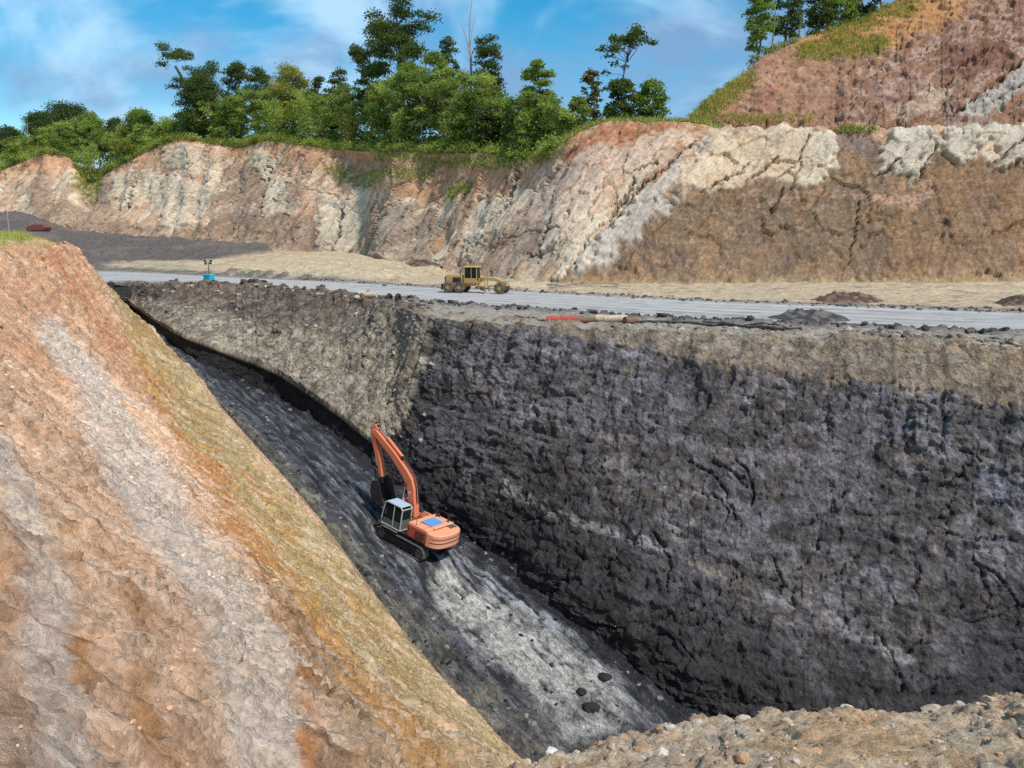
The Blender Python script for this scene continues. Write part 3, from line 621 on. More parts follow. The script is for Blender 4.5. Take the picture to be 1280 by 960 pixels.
brown = PM([(846, 250), (880, 240), (930, 232), (985, 226), (1040, 210), (1050, 166), (1095, 168), (1100, 215), (1150, 222), (1172, 178), (1190, 200), (1245, 200), (1252, 214), (1290, 200), (1900, 200), (1900, 380), (640, 380), (700, 350), (760, 318), (800, 284)], 2)
brown_l = PM([(40, 250), (90, 250), (120, 270), (180, 282), (260, 284), (300, 268), (390, 270), (420, 312), (300, 330), (40, 330)], 3)
darkp = [PM(p_) for p_ in ([(37, 210), (64, 221), (58, 277), (20, 270)], [(104, 240), (140, 212), (140, 262), (110, 280)], [(290, 206), (322, 203), (336, 240), (330, 296), (277, 296), (270, 262)], [(355, 232), (384, 226), (372, 262), (356, 300), (345, 300)], [(437, 270), (470, 262), (524, 255), (557, 270), (528, 330), (430, 330)], [(560, 330), (600, 300), (640, 285), (690, 275), (668, 330), (640, 360), (560, 350)])]
pale = [PM(p_) for p_ in ([(142, 221), (172, 215), (172, 259), (139, 262)], [(175, 212), (236, 225), (275, 240), (240, 277), (206, 292), (192, 262)], [(330, 214), (362, 225), (354, 270), (330, 272)], [(322, 184), (340, 196), (336, 222), (318, 214)], [(400, 240), (444, 246), (450, 265), (437, 300), (422, 312), (400, 312), (397, 285)], [(580, 289), (604, 289), (587, 322), (572, 322)], [(210, 184), (262, 186), (262, 210), (236, 212), (205, 208)], [(740, 250), (722, 262), (700, 310), (704, 335), (722, 330), (752, 282)])]
pinkish = PM([(674, 212), (726, 186), (775, 182), (857, 158), (869, 170), (812, 206), (760, 228), (719, 280), (692, 330), (662, 310), (640, 275)], 2)
strip_e = PM([(868, 178), (890, 175), (878, 188), (846, 214), (850, 245), (820, 272), (790, 300), (765, 328), (735, 345), (712, 348), (735, 320), (770, 272), (800, 246)], 1)
cream = PM([(884, 170), (940, 162), (1000, 162), (1046, 164), (1040, 210), (1025, 230), (992, 234), (983, 226), (937, 228), (925, 236), (887, 245), (872, 236), (850, 244), (848, 214)], 1)
whiteB = np.maximum(PM([(1100, 187), (1129, 150), (1162, 146), (1169, 178), (1154, 220), (1133, 230), (1121, 210), (1096, 219)]), np.maximum(PM([(1177, 178), (1183, 140), (1300, 140), (1238, 170), (1217, 190), (1206, 207), (1187, 199)]), PM([(1244, 160), (1300, 150), (1300, 198), (1250, 214), (1244, 198)])))
cracks = [([(869, 176), (848, 196), (820, 220), (800, 236), (785, 240)], 1.7), ([(792, 226), (780, 250), (760, 270), (738, 294), (722, 326), (706, 340)], 2.2), ([(800, 238), (786, 254), (765, 276), (742, 300)], 1.6), ([(820, 206), (800, 214), (785, 219)], 1.2),
          ([(426, 262), (422, 285), (412, 305), (410, 312), (424, 315), (432, 310)], 2.2), ([(476, 240), (468, 258), (460, 268)], 1.3), ([(935, 205), (925, 218), (905, 226), (884, 240)], 1.3), ([(970, 200), (955, 214), (938, 224)], 1.3), ([(1010, 172), (1000, 190), (998, 212), (990, 234)], 1.3), ([(1000, 202), (985, 214), (970, 224)], 1.1), ([(1122, 200), (1112, 212), (1098, 218)], 1.2), ([(1280, 176), (1262, 188), (1250, 200)], 1.3),
          ([(336, 208), (334, 226), (330, 240), (330, 268)], 1.2), ([(170, 222), (164, 245), (160, 262)], 1.0), ([(650, 215), (640, 240), (630, 262)], 1.3), ([(690, 270), (680, 300), (672, 330)], 1.2), ([(1075, 250), (1070, 290), (1060, 330)], 1.2), ([(1150, 225), (1158, 205), (1168, 185)], 1.3), ([(980, 235), (972, 250), (964, 264)], 1.4)]
crk = np.zeros(PX.shape)
for pts, w_ in cracks: crk = np.maximum(crk, strip(PX + 3 * n_f + 2 * n_mid, PY + 2 * n_f, pts, w_))
spur = fbm(np.stack([W[..., 0] / 11, W[..., 1] * 0, W[..., 2] / 60], -1) + 3, 2)           # buttresses on the left half
leftm = 1 - sstep(520, 660, PX)
d = .8 * n_big + .16 * n_mid + .06 * n_f + .22 * bedd + .16 * bed2 + .50 * fa * (.5 + .5 * (1 - brown)) + .14 * fb * (1 - .3 * brown) + .14 * chute
d += leftm * (2.6 * spur + .45 * chute)
fs, gs, rs = facets(np.stack([(W[..., 0] - .25 * W[..., 2]) / 6.5, W[..., 1] / 6.5, W[..., 2] / 9], -1) + n_mid[..., None] * .25, .9)
run_d = fbm(np.stack([W[..., 0] / 1.5, W[..., 1] / 6, W[..., 2] / 14], -1) + 88, 5, .6)
d += brown * (.55 * fs + .22 * run_d - .35 * (1 - sstep(0, .035, gs)))
d -= 1.1 * crk
d += .75 * np.maximum(cream, np.maximum(whiteB, strip_e)) - .1 * brown + .35 * np.maximum.reduce(pale)
d -= .38 * (1 - sstep(0, .05, ga)) * (1 - .5 * brown)
d *= sstep(0, .06, v) * (1 - .7 * sstep(.93, 1, v))
d += .9 * (1 - sstep(0, .12, v + .05 * n_mid)) * (.4 + n_mid)          # talus at the foot
cliff = cliff + N_ * d[..., None]
col = np.broadcast_to(lin(202, 168, 138), cliff.shape).copy()
col = mixc(col, sstep(0, .5, n_mid + chute * .5) * .5, lin(190, 140, 100)); col = mixc(col, sstep(.05, .5, bedd) * .5, lin(212, 182, 152))
col = mixc(col, sstep(.1, .6, bed2) * .55, lin(220, 200, 172)); col = mixc(col, sstep(.15, .6, -bed2) * .5, lin(168, 124, 92)); col = mixc(col, (ra > .66) * .6, lin(224, 206, 178)); col = mixc(col, (ra < .25) * .35, lin(176, 132, 98))
topb = sstep(.70, .95, v + .10 * n_mid); col = mixc(col, topb * .55 * (1 - sstep(880, 900, PX)), lin(194, 142, 98)); col = mixc(col, topb * sstep(.0, .5, n_f) * .4, lin(168, 104, 68))
col = mixc(col, PM([(690, 200), (722, 168), (760, 152), (860, 152), (840, 164), (790, 176), (740, 186), (706, 204)], 2) * .8, lin(176, 112, 78))
col = mixc(col, pinkish * .7, lin(206, 182, 160)); col = mixc(col, pinkish * sstep(.05, .5, n_f + n_mid * .5) * .45, lin(184, 146, 122))
for m_ in darkp: col = mixc(col, m_ * .8 * (.75 + .35 * np.clip(bed2, -1, 1)), lin(130, 110, 94))
col = mixc(col, brown_l * .85, lin(138, 114, 94)); col = mixc(col, brown_l * sstep(.1, .5, chute) * .5, lin(176, 146, 118))
for m_ in pale: col = mixc(col, m_ * .75, lin(202, 186, 160))
col = mixc(col, PM([(440, 195), (560, 200), (640, 205), (630, 240), (520, 250), (460, 235)], 4) * .6, lin(194, 142, 98))
bc = np.broadcast_to(lin(128, 105, 83), cliff.shape).copy()
bc = mixc(bc, sstep(.0, .5, n_mid) * .6, lin(150, 112, 78)); bc = mixc(bc, sstep(.1, .5, -n_mid + .3 * chute) * .6, lin(114, 98, 80)); bc = mixc(bc, sstep(1060, 1200, PX) * .45, lin(158, 114, 76))
lay = fbm(np.stack([W[..., 0] / 5, W[..., 1] / 5, W[..., 2] / .5], -1), 3); bc = mixc(bc, sstep(.15, .5, lay) * .4, lin(170, 140, 104)); bc = mixc(bc, sstep(.1, .5, -lay) * .3, lin(98, 84, 70))
runn = fbm(np.stack([W[..., 0] / 1.5, W[..., 1] / 6, W[..., 2] / 14], -1) + 88, 5, .6); bc = mixc(bc, sstep(.1, .6, runn) * .45, lin(150, 126, 100)); bc = mixc(bc, sstep(.1, .6, -runn) * .45, lin(104, 86, 70))
bc = mixc(bc, (rs > .62) * .35, lin(112, 94, 78)); bc = mixc(bc, (rs < .25) * .35, lin(154, 118, 84))
bc = mixc(bc, sstep(.15, .5, -v + .28 + .1 * n_mid) * .4, lin(176, 148, 108))
col = col * (1 - brown[..., None]) + bc * brown[..., None]
col = mixc(col, cream * .9, lin(208, 186, 156)); col = mixc(col, cream * sstep(1030, 960, PX) * 0 + cream * sstep(985, 1010, PX) * .6, lin(206, 194, 172)); col = mixc(col, cream * sstep(.1, .5, n_mid) * .4, lin(202, 160, 118))
col = mixc(col, whiteB * .8, lin(200, 190, 170)); col = mixc(col, strip_e * .8, lin(190, 181, 168)); col = mixc(col, strip_e * sstep(.1, .5, -bedd + n_f * .4) * .4, lin(176, 164, 150))
col = mixc(col, strip(wx, wy, [(930, 255), (1000, 246), (1090, 238)], 6) * .4 * sstep(-.3, .4, n_f + soft_n), lin(196, 156, 132)); col = mixc(col, strip(wx, wy, [(1096, 246), (1130, 252), (1160, 236)], 8) * .5, lin(206, 164, 140))
col = mixc(col, PM([(1048, 160), (1090, 160), (1090, 186), (1046, 190)], 2) * .6, lin(134, 118, 112)); col = mixc(col, crk * .6, lin(92, 72, 56))
scrub = strip(wx, wy, [(420, 215), (455, 222), (480, 218)], 13) * .7 + strip(wx, wy, [(500, 218), (530, 214)], 10) * .7 + strip(wx, wy, [(560, 238), (580, 232)], 8) + strip(wx, wy, [(100, 232), (112, 240), (120, 225)], 12) + strip(wx, wy, [(470, 192), (560, 198), (640, 204), (690, 190)], 6) * .6
col = mixc(col, np.clip(scrub, 0, 1) * sstep(-.3, .2, n_f) * .8, lin(120, 116, 52))
col = mixc(col, np.exp(-(v / .07) ** 2) * .7 * (PX > 640), lin(184, 156, 116))
col = mixc(col, sstep(.15, .8, soft_n) * .28 * (1 - .7 * brown), lin(222, 200, 176)); col = mixc(col, sstep(.2, .8, -soft_n) * .30, lin(120, 92, 70))
col = np.clip(col * 1.10, 0, .85)
grid_mesh('cliff', cliff, col, M_CLIFF, coords=np.stack([sl * 1.2, W[..., 1], (W[..., 2] + .8 * W[..., 0]) * .42], -1))
CLIFF, CLIFF_PXY = cliff, (PX, PY)

# ------------------------------------------------------------------ upper lift on the right
TOPR = [(850, 149), (866, 146), (876, 134), (890, 122), (905, 108), (935, 88), (950, 72), (975, 62), (1000, 48), (1040, 34), (1080, 22), (1110, 6), (1150, -14), (1200, -46), (1280, -96), (1500, -190), (2100, -330)]
px = np.concatenate([np.linspace(850, 1310, 420), np.linspace(1316, 2100, 80)])
ct = np.stack([np.interp(px, CREST_PX, CLIFF[:, -1, k]) for k in range(3)], -1)
bw = 4.0 + 2.5 * fbm(np.stack([px / 50, px * 0, px * 0], -1) + 8, 3); berm = ct + np.stack([bw * (px - 640) / FPX, bw, .2 + .8 * fbm(np.stack([px / 30, px * 0, px * 0], -1) + 18, 3)], -1)
topw = P(px, itp(px, TOPR, 3), y=ct[:, 1] + itp(px, [(850, 7), (870, 9), (950, 24), (1100, 34), (1280, 46), (2100, 60)], 6))
back = topw + np.array([0, 40, -2.0]); back[:, 0] += 40 * (px - 640) / FPX; back2 = back + np.array([10, 120, -60])
up, uv = loft([ct, berm, topw, back, back2], [6, 190, 14, 6])
N_ = normals(up); N_ *= np.sign((N_ * np.array([-.1, -.6, .7])).sum(-1, keepdims=True))
PX, PY = proj(up); VV = np.broadcast_to(uv, PX.shape); W = up
n_big, n_mid, n_f = fbm(W / 14 + 2, 4), fbm(W / 3.6 + 13, 4), fbm(W / 1.0 + 25, 4)
sl = W[..., 0] - .8 * W[..., 2]
fa, ga, ra = facets(np.stack([sl / 2.6, W[..., 1] / 2.6, W[..., 2] / 2.0], -1) + n_mid[..., None] * .3, .8); fb, gb, rb = facets(np.stack([sl / 1.1, W[..., 1] / 1.1, W[..., 2] / .9], -1) + 9, .8)
chute = fbm(np.stack([sl / 1.8, W[..., 1] / 5, W[..., 2] / 6], -1) + 9, 4)
fm = sstep(1.0, 1.05, VV) * (1 - sstep(1.93, 2.02, VV))
wx, wy = PX + 7 * n_mid + 4 * n_f, PY + 6 * n_mid + 4 * chute
rough = sstep(1040, 1140, wx + .5 * wy)
crk = np.zeros(PX.shape)
for pts, w_ in [([(1300, 64), (1255, 92), (1220, 122), (1195, 142), (1180, 150)], 1.8), ([(1290, 100), (1262, 112), (1240, 126)], 1.3), ([(1240, 60), (1200, 82), (1180, 110)], 1.4)]: crk = np.maximum(crk, strip(PX + 3 * n_f, PY + 2 * n_f, pts, w_))
d = fm * (.8 * n_big + .4 * n_mid + .22 * n_f + (.3 + .35 * rough) * fa + (.12 + .12 * rough) * fb + .12 * chute - .25 * (1 - sstep(0, .06, ga)) * (.4 + .6 * rough) - 1.0 * crk) + (VV <= 1.05) * .25 * n_mid
up = up + N_ * d[..., None]
col = np.broadcast_to(lin(164, 124, 96), up.shape).copy()
col = mixc(col, sstep(0, .5, n_mid) * .5, lin(190, 136, 104)); col = mixc(col, sstep(.1, .6, n_big + chute * .4) * .5, lin(158, 110, 88)); col = mixc(col, (rb > .8) * .3, lin(200, 168, 146)); col = mixc(col, rough * .55, lin(138, 104, 86)); col = mixc(col, rough * (rb > .7) * .5, lin(194, 168, 152))
col = mixc(col, strip(wx, wy, [(1015, 40), (1080, 34), (1130, 20), (1180, -10)], 30, 40) * .7, lin(196, 142, 84))
col = mixc(col, strip(wx, wy, [(950, 100), (975, 96)], 14) * .3, lin(206, 160, 130)); col = mixc(col, strip(wx, wy, [(1100, 116), (1140, 112)], 14) * .3, lin(182, 146, 138)); col = mixc(col, strip(wx, wy, [(1120, 140), (1150, 135), (1180, 118)], 10) * .6, lin(204, 180, 150))
greyC = blur(poly(wx, wy, [(1177, 180), (1183, 148), (1225, 122), (1300, 60), (1300, 98), (1242, 137), (1237, 170)]), 1); col = mixc(col, greyC * .8, lin(186, 178, 166)); col = mixc(col, crk * .6, lin(84, 64, 54))
col = mixc(col, blur(poly(wx, wy, [(1190, 60), (1250, 50), (1270, 70), (1220, 95), (1180, 96)]), 2) * .6, lin(120, 78, 66))
green = np.clip(strip(wx, wy, [(1005, 62), (1035, 62), (1070, 58), (1100, 55)], 14) + strip(wx, wy, [(1040, 44), (1090, 22), (1140, 4)], 12) + strip(wx, wy, [(878, 138), (900, 120), (925, 100)], 16) + strip(wx, wy, [(920, 148), (950, 150)], 7) * .6, 0, 1)
col = mixc(col, green * sstep(-.5, .1, n_f) * .8, lin(136, 122, 44)); col = mixc(col, (VV < 1.06) * .6, lin(150, 110, 78)); col = mixc(col, sstep(1.96, 2.05, VV) * .8, lin(110, 104, 56))
grid_mesh('upper_cliff', up, col, M_CLIFF, coords=np.stack([sl * 1.1, W[..., 1], (W[..., 2] + .8 * W[..., 0]) * .55], -1))
UP, UP_PX, UP_V = up, px, uv

# ------------------------------------------------------------------ forest floor behind the crest
px = np.concatenate([np.linspace(-700, -20, 60), np.linspace(-18, 905, 420)])
ct = np.stack([np.interp(px, CREST_PX, CREST_W[:, k]) for k in range(3)], -1)
cl_top = np.stack([np.interp(px, CREST_PX, CLIFF[:, -1, k]) for k in range(3)], -1)
rise = itp(px, [(-700, 2), (560, 3.2), (680, 3.0), (740, 1.2), (905, .4)], 8)
def backrow(dist, dz):
    q = ct + np.array([0, dist, 0]); q[:, 0] += dist * (px - 640) / FPX; q[:, 2] += dz; return q
rows = [cl_top, backrow(6, rise * .5), backrow(22, rise), backrow(60, rise * 1.6), backrow(120, rise * 0 - 4), backrow(400, -40)]
hill, hv = loft(rows, [12, 16, 16, 6, 6])
VV = np.broadcast_to(hv, hill.shape[:2])
n_mid, n_f = fbm(hill / 5, 4), fbm(hill / 1.3, 3)
hill[..., 2] += (.5 * n_mid + .15 * n_f) * sstep(0, .5, VV)
PX, PY = proj(hill)
col = np.broadcast_to(lin(96, 100, 46), hill.shape).copy(); col = mixc(col, sstep(0, .5, n_mid) * .6, lin(120, 112, 52)); col = mixc(col, (1 - sstep(.05, .5, VV)) * .7, lin(176, 122, 78)); col = mixc(col, sstep(690, 760, PX) * sstep(0, .4, n_f) * .6, lin(170, 118, 78))
grid_mesh('hill', hill, col, M_BENCH)
HILL, HILL_PX, HILL_V = hill, px, hv
HOFF = np.interp(hv, [0, 1, 2, 3, 4, 5], [0, 6, 22, 60, 120, 400])
def hill_point(pxq, off):
    """ground point behind the crest in direction pxq, off metres back."""
    i = int(np.argmin(np.abs(px_h - pxq))); j = int(np.argmin(np.abs(HOFF - off)))
    return HILL[i, j]
px_h = px
# ------------------------------------------------------------------ object tools
class MB:
    """collects simple solids; build() links them as one mesh object."""
    def __init__(s): s.v, s.f = [], []
    def add(s, vs, fs):
        o = len(s.v); s.v += [tuple(v) for v in vs]; s.f += [tuple(i + o for i in f) for f in fs]; return s
    def box(s, c, d, rot=None, taper=(1, 1)):
        x, y, z = d[0] / 2, d[1] / 2, d[2] / 2; tx, ty = taper
        p = [Vector(q) for q in [(-x, -y, -z), (x, -y, -z), (x, y, -z), (-x, y, -z), (-x * tx, -y * ty, z), (x * tx, -y * ty, z), (x * tx, y * ty, z), (-x * tx, y * ty, z)]]
        if rot is not None: p = [rot @ q for q in p]
        p = [q + Vector(c) for q in p]
        return s.add(p, [(0, 3, 2, 1), (4, 5, 6, 7), (0, 1, 5, 4), (1, 2, 6, 5), (2, 3, 7, 6), (3, 0, 4, 7)])
    def prism(s, prof, y0, y1, inset=0.0):
        """profile in x,z pushed from y0 to y1."""
        n = len(prof); p = [(x, y0, z) for x, z in prof] + [(x, y1, z) for x, z in prof]
        f = [tuple(range(n)), tuple(range(2 * n - 1, n - 1, -1))] + [(i, i + n, (i + 1) % n + n, (i + 1) % n) for i in range(n)]
        return s.add(p, f)
    def plan(s, prof, z0, z1):
        n = len(prof); p = [(x, y, z0) for x, y in prof] + [(x, y, z1) for x, y in prof]
        f = [tuple(range(n - 1, -1, -1)), tuple(range(n, 2 * n))] + [(i, (i + 1) % n, (i + 1) % n + n, i + n) for i in range(n)]
        return s.add(p, f)
    def tube(s, a, b, r0, r1=None, n=12):
        a, b = Vector(a), Vector(b); r1 = r0 if r1 is None else r1
        q = (b - a).to_track_quat('Z', 'Y'); ring = [Vector((math.cos(2 * math.pi * k / n), math.sin(2 * math.pi * k / n), 0)) for k in range(n)]
        p = [a + q @ (v * r0) for v in ring] + [b + q @ (v * r1) for v in ring]
        f = [tuple(range(n - 1, -1, -1)), tuple(range(n, 2 * n))] + [(i, (i + 1) % n, (i + 1) % n + n, i + n) for i in range(n)]
        return s.add(p, f)
    def path(s, pts, rad, n=7):
        """one continuous tapering tube through the points."""
        P_ = [Vector(p) for p in pts]; V, F = [], []; m = len(P_); ref = None
        for k in range(m):
            d = (P_[min(k + 1, m - 1)] - P_[max(k - 1, 0)]).normalized()
            if ref is None: ref = d.orthogonal().normalized()
            ref = (ref - d * ref.dot(d)).normalized(); bi = d.cross(ref)
            V += [P_[k] + (ref * math.cos(2 * math.pi * a / n) + bi * math.sin(2 * math.pi * a / n)) * rad[k] for a in range(n)]
        for k in range(m - 1): F += [(k * n + a, k * n + (a + 1) % n, (k + 1) * n + (a + 1) % n, (k + 1) * n + a) for a in range(n)]
        F += [tuple(range(n - 1, -1, -1)), tuple((m - 1) * n + a for a in range(n))]
        return s.add(V, F)
    def build(s, name, mat, parent=None, bevel=0.0, smooth=False):
        me = bpy.data.meshes.new(name); me.from_pydata(s.v, [], s.f); me.update()
        bm = bmesh.new(); bm.from_mesh(me); bmesh.ops.recalc_face_normals(bm, faces=bm.faces); bm.to_mesh(me); bm.free()
        me.materials.append(mat)
        o = bpy.data.objects.new(name, me); COL.objects.link(o)
        if parent: o.parent = parent
        if bevel:
            b = o.modifiers.new('bevel', 'BEVEL'); b.width = bevel; b.segments = 2; b.limit_method = 'ANGLE'; b.angle_limit = math.radians(40)
        if smooth:
            me.polygons.foreach_set('use_smooth', np.ones(len(me.polygons), bool))
            try: me.set_sharp_from_angle(angle=math.radians(35))
            except Exception: pass
        return o
def tag(o, label=None, cat=None, group=None, kind=None):
    if label: o['label'] = label
    if cat: o['category'] = cat
    if group: o['group'] = group
    if kind: o['kind'] = kind
    return o
def empty(name, label, cat, loc, basis=None, group=None):
    o = bpy.data.objects.new(name, None); COL.objects.link(o); o.empty_display_size = .5
    m = basis.to_4x4() if basis is not None else Matrix.Identity(4)
    m.translation = Vector([float(q) for q in loc]); o.matrix_world = m
    return tag(o, label, cat, group)
def heading(fx, fy, up=(0, 0, 1)):
    u = Vector(up).normalized(); f = Vector((fx, fy, 0)); f = (f - u * f.dot(u)).normalized(); l = u.cross(f)
    return Matrix((f, l, u)).transposed()
def rotx(a): return Matrix.Rotation(a, 3, 'X')
def roty(a): return Matrix.Rotation(a, 3, 'Y')
def rotz(a): return Matrix.Rotation(a, 3, 'Z')

M_ORANGE = paint('orange_paint', tuple(lin(222, 122, 82)), rough=.5, dirt=.6, dirt_col=(.34, .22, .16), scale=5)
M_ORANGE_PALE = paint('lit_faded_orange_paint', tuple(lin(238, 158, 118)), rough=.55, dirt=.65, dirt_col=(.40, .27, .20), scale=5)  # faded orange; the brighter light on top and rear is put into its colour
M_RED = paint('red_orange_panel', tuple(lin(206, 78, 60)), rough=.5, dirt=.5, dirt_col=(.32, .19, .15), scale=5)
M_STEEL = paint('dusty_steel', (.10, .092, .085), rough=.6, metal=.4, dirt=.7, dirt_col=(.26, .24, .22))
M_DARK = paint('black_rubber', (.020, .019, .019), rough=.75, dirt=.4, dirt_col=(.10, .09, .08))
M_GRIME = paint('coal_blackened_steel', (.028, .026, .026), rough=.6, metal=.2, dirt=.5, dirt_col=(.10, .095, .09))
M_CHROME = paint('cylinder_rod', (.6, .6, .6), rough=.2, metal=1.0, dirt=.2)
M_CABROOF = paint('pale_blue_grey_roof', tuple(lin(168, 186, 206)), rough=.45, dirt=.25, dirt_col=(.3, .28, .26))
M_BLUE = paint('blue_sheet', tuple(lin(84, 150, 205)), rough=.5, dirt=.3, dirt_col=(.25, .3, .34))
M_GREYP = paint('warm_grey_cab_paint', tuple(lin(176, 172, 164)), rough=.5, dirt=.4, dirt_col=(.25, .22, .2))
M_CABLOW = paint('dark_cab_panel', tuple(lin(104, 104, 96)), rough=.5, dirt=.4, dirt_col=(.1, .09, .08))
M_YEL = paint('dusty_yellow_paint', tuple(lin(188, 148, 88)), rough=.7, dirt=.95, dirt_col=tuple(lin(176, 142, 104)))
M_TYRE = paint('dusty_tyre', (.055, .05, .046), rough=.9, dirt=.9, dirt_col=tuple(lin(158, 134, 112)))
M_TEAL = paint('teal_paint', tuple(lin(24, 170, 196)), rough=.4, dirt=.2, dirt_col=(.2, .3, .32))
M_LAMP = paint('lamp_housing', (.012, .012, .013), rough=.4, dirt=.1)
M_CREAM = paint('cream_plastic', tuple(lin(202, 182, 154)), rough=.7, dirt=.8, dirt_col=tuple(lin(150, 122, 96)))
M_REDP = paint('red_plastic', tuple(lin(186, 70, 58)), rough=.7, dirt=.8, dirt_col=tuple(lin(150, 100, 80)))
M_WOOD = paint('old_timber', tuple(lin(128, 100, 78)), rough=.9, dirt=.5, dirt_col=tuple(lin(80, 66, 56)))
M_PIPE = paint('black_pipe', (.030, .028, .027), rough=.5, dirt=.6, dirt_col=tuple(lin(140, 126, 110)))
def glassmat():
    m, N, L, b = new_mat('dusty_glass')
    b.inputs['Base Color'].default_value = (.03, .045, .045, 1); b.inputs['Roughness'].default_value = .12; b.inputs['Transmission Weight'].default_value = .55
    b.inputs['IOR'].default_value = 1.2; b.inputs['Specular IOR Level'].default_value = .6
    return m
M_GLASS = glassmat()

# ------------------------------------------------------------------ excavator
def fit_plane(P_, c, r):
    q = P_.reshape(-1, 3); q = q[((q[:, 0] - c[0]) ** 2 + (q[:, 1] - c[1]) ** 2) < r * r]
    A_ = np.c_[q[:, :2] - c[:2], np.ones(len(q))]; s_, *_ = np.linalg.lstsq(A_, q[:, 2], rcond=None)
    return float(s_[2]), Vector((-s_[0], -s_[1], 1)).normalized()
ez, eup = fit_plane(FLOOR, EXC, 2.6)
ex = empty('excavator', 'orange tracked excavator with blue sheet on its hood, digging on the coal ramp', 'excavator', (EXC[0], EXC[1], ez + .03), heading(-.80, .60, eup))
TL, TG, TH, SW = 4.9, 1.32, 1.02, .62
YB = -.12
for sgn in (1, -1):
    y = TG * sgn
    tr_ = MB().prism([(-1.95, .22), (1.95, .22), (1.95, .66), (1.2, .80), (-1.2, .80), (-1.95, .66)], y - .17, y + .17).build('track_frame', M_GRIME, ex, .03)
    R_ = .46
    MB().tube((2.0, y - .2, .5), (2.0, y + .2, .5), .40, n=20).build('idler_wheel', M_STEEL, ex, .02)
    sp = MB().tube((-2.0, y - .22, .5), (-2.0, y + .22, .5), .40, n=20).build('drive_sprocket', M_STEEL, ex, .02)
    for k in range(7): MB().tube((-1.35 + k * .45, y - .2, .17), (-1.35 + k * .45, y + .2, .17), .12, n=12).build('track_roller', M_GRIME, ex)
    for k in (-.6, .7): MB().tube((k, y - .14, .88), (k, y + .14, .88), .08, n=10).build('carrier_roller', M_GRIME, ex)
    # endless chain of shoes
    per = 2 * 4.0 + 2 * math.pi * R_; ns = 48
    for k in range(ns):
        t = per * k / ns
        if t < 4.0: x, z, a = -2 + t, .5 + R_, 0
        elif t < 4 + math.pi * R_: q = (t - 4) / R_; x, z, a = 2 + R_ * math.sin(q), .5 + R_ * math.cos(q), q
        elif t < 8 + math.pi * R_: x, z, a = 2 - (t - 4 - math.pi * R_), .5 - R_, math.pi
        else: q = math.pi + (t - 8 - math.pi * R_) / R_; x, z, a = -2 + R_ * math.sin(q), .5 + R_ * math.cos(q), q
        if k == 0:
            m_ = MB().box((0, 0, .015), (per / ns * .92, SW, .035)); m_.box((.05, 0, .05), (.03, SW, .045)); m_.box((0, 0, -.04), (.12, .3, .08))
            shoe = m_.build('track_shoe', M_STEEL, ex); so = shoe
        else:
            so = shoe.copy(); COL.objects.link(so)
        so.parent = ex; so.location = (x, y, z); so.rotation_euler = (0, a, 0)
MB().box((0, 0, .72), (2.4, 2.5, .35)).box((.9, 0, .6), (.5, 2.3, .3)).box((-.9, 0, .6), (.5, 2.3, .3)).build('undercarriage', M_GRIME, ex, .04)
MB().tube((0, 0, .85), (0, 0, 1.2), .72, n=28).build('slew_ring', M_GRIME, ex)
MB().plan([(-2.6, -1.45), (2.0, -1.45), (2.0, 1.45), (-2.6, 1.45)], 1.18, 1.34).build('deck', M_GRIME, ex, .03)
# counterweight: curved in plan, grooved behind
cw = [(-2.35, -1.52), (-2.35, 1.52), (-2.75, 1.5), (-3.1, 1.36), (-3.38, 1.05), (-3.5, .55), (-3.54, 0), (-3.5, -.55), (-3.38, -1.05), (-3.1, -1.36), (-2.75, -1.5)]
cwo = MB().plan(cw, 1.22, 2.28).build('counterweight', M_ORANGE_PALE, ex, .09, True)
def curved_rib(z0, z1, off):
    m_ = MB(); a = [(x - (off if x < -2.4 else 0), y * (1 + off * .1)) for x, y in cw[2:]]
    for k in range(len(a) - 1):
        p, q = a[k], a[k + 1]
        m_.add([(p[0], p[1], z0), (q[0], q[1], z0), (q[0], q[1], z1), (p[0], p[1], z1), (p[0] + .1, p[1] * .95, z0), (q[0] + .1, q[1] * .95, z0), (q[0] + .1, q[1] * .95, z1), (p[0] + .1, p[1] * .95, z1)], [(0, 1, 2, 3), (3, 2, 6, 7), (0, 4, 5, 1)])
    return m_
curved_rib(1.62, 1.68, .012).build('groove', M_GRIME, cwo); curved_rib(1.92, 1.97, .012).build('groove', M_GRIME, cwo)
for y in (-.9, .9): MB().box((-3.42 + .12 * (abs(y) > .5), y, 2.12), (.1, .3, .12)).build('tail_lamp', M_RED, cwo, .02)
# engine housing
hood = MB().box((-1.42, -.02, 1.86), (1.9, 2.94, 1.04)).build('engine_housing', M_ORANGE_PALE, ex, .07)
MB().box((-1.4, 1.455, 1.78), (1.84, .04, .84)).build('side_panel', M_RED, hood, .015)
for k in range(5): MB().box((-1.75, 1.486, 1.52 + .12 * k), (.85, .02, .06), rotx(.5)).build('louvre', M_GRIME, hood)
MB().box((-1.4, -1.5, 1.78), (1.84, .04, .84)).build('side_panel', M_ORANGE, hood, .015)
hd = MB().box((-1.75, -.15, 2.42), (1.5, 1.9, .10), taper=(.94, .95)).build('hood_cover', M_ORANGE_PALE, ex, .04)
MB().box((-1.62, .10, 2.495), (1.05, 1.35, .035), rotz(.03)).build('blue_hatch_sheet', M_BLUE, ex, .01)
MB().tube((-2.2, -.95, 2.4), (-2.2, -.95, 2.95), .07).tube((-2.2, -.95, 2.95), (-2.32, -.95, 3.05), .07).build('exhaust_pipe', M_GRIME, ex, 0, True)
MB().tube((-1.0, -1.15, 2.38), (-1.0, -1.15, 2.62), .16, n=16).build('air_cleaner_cap', M_GRIME, ex, .02)
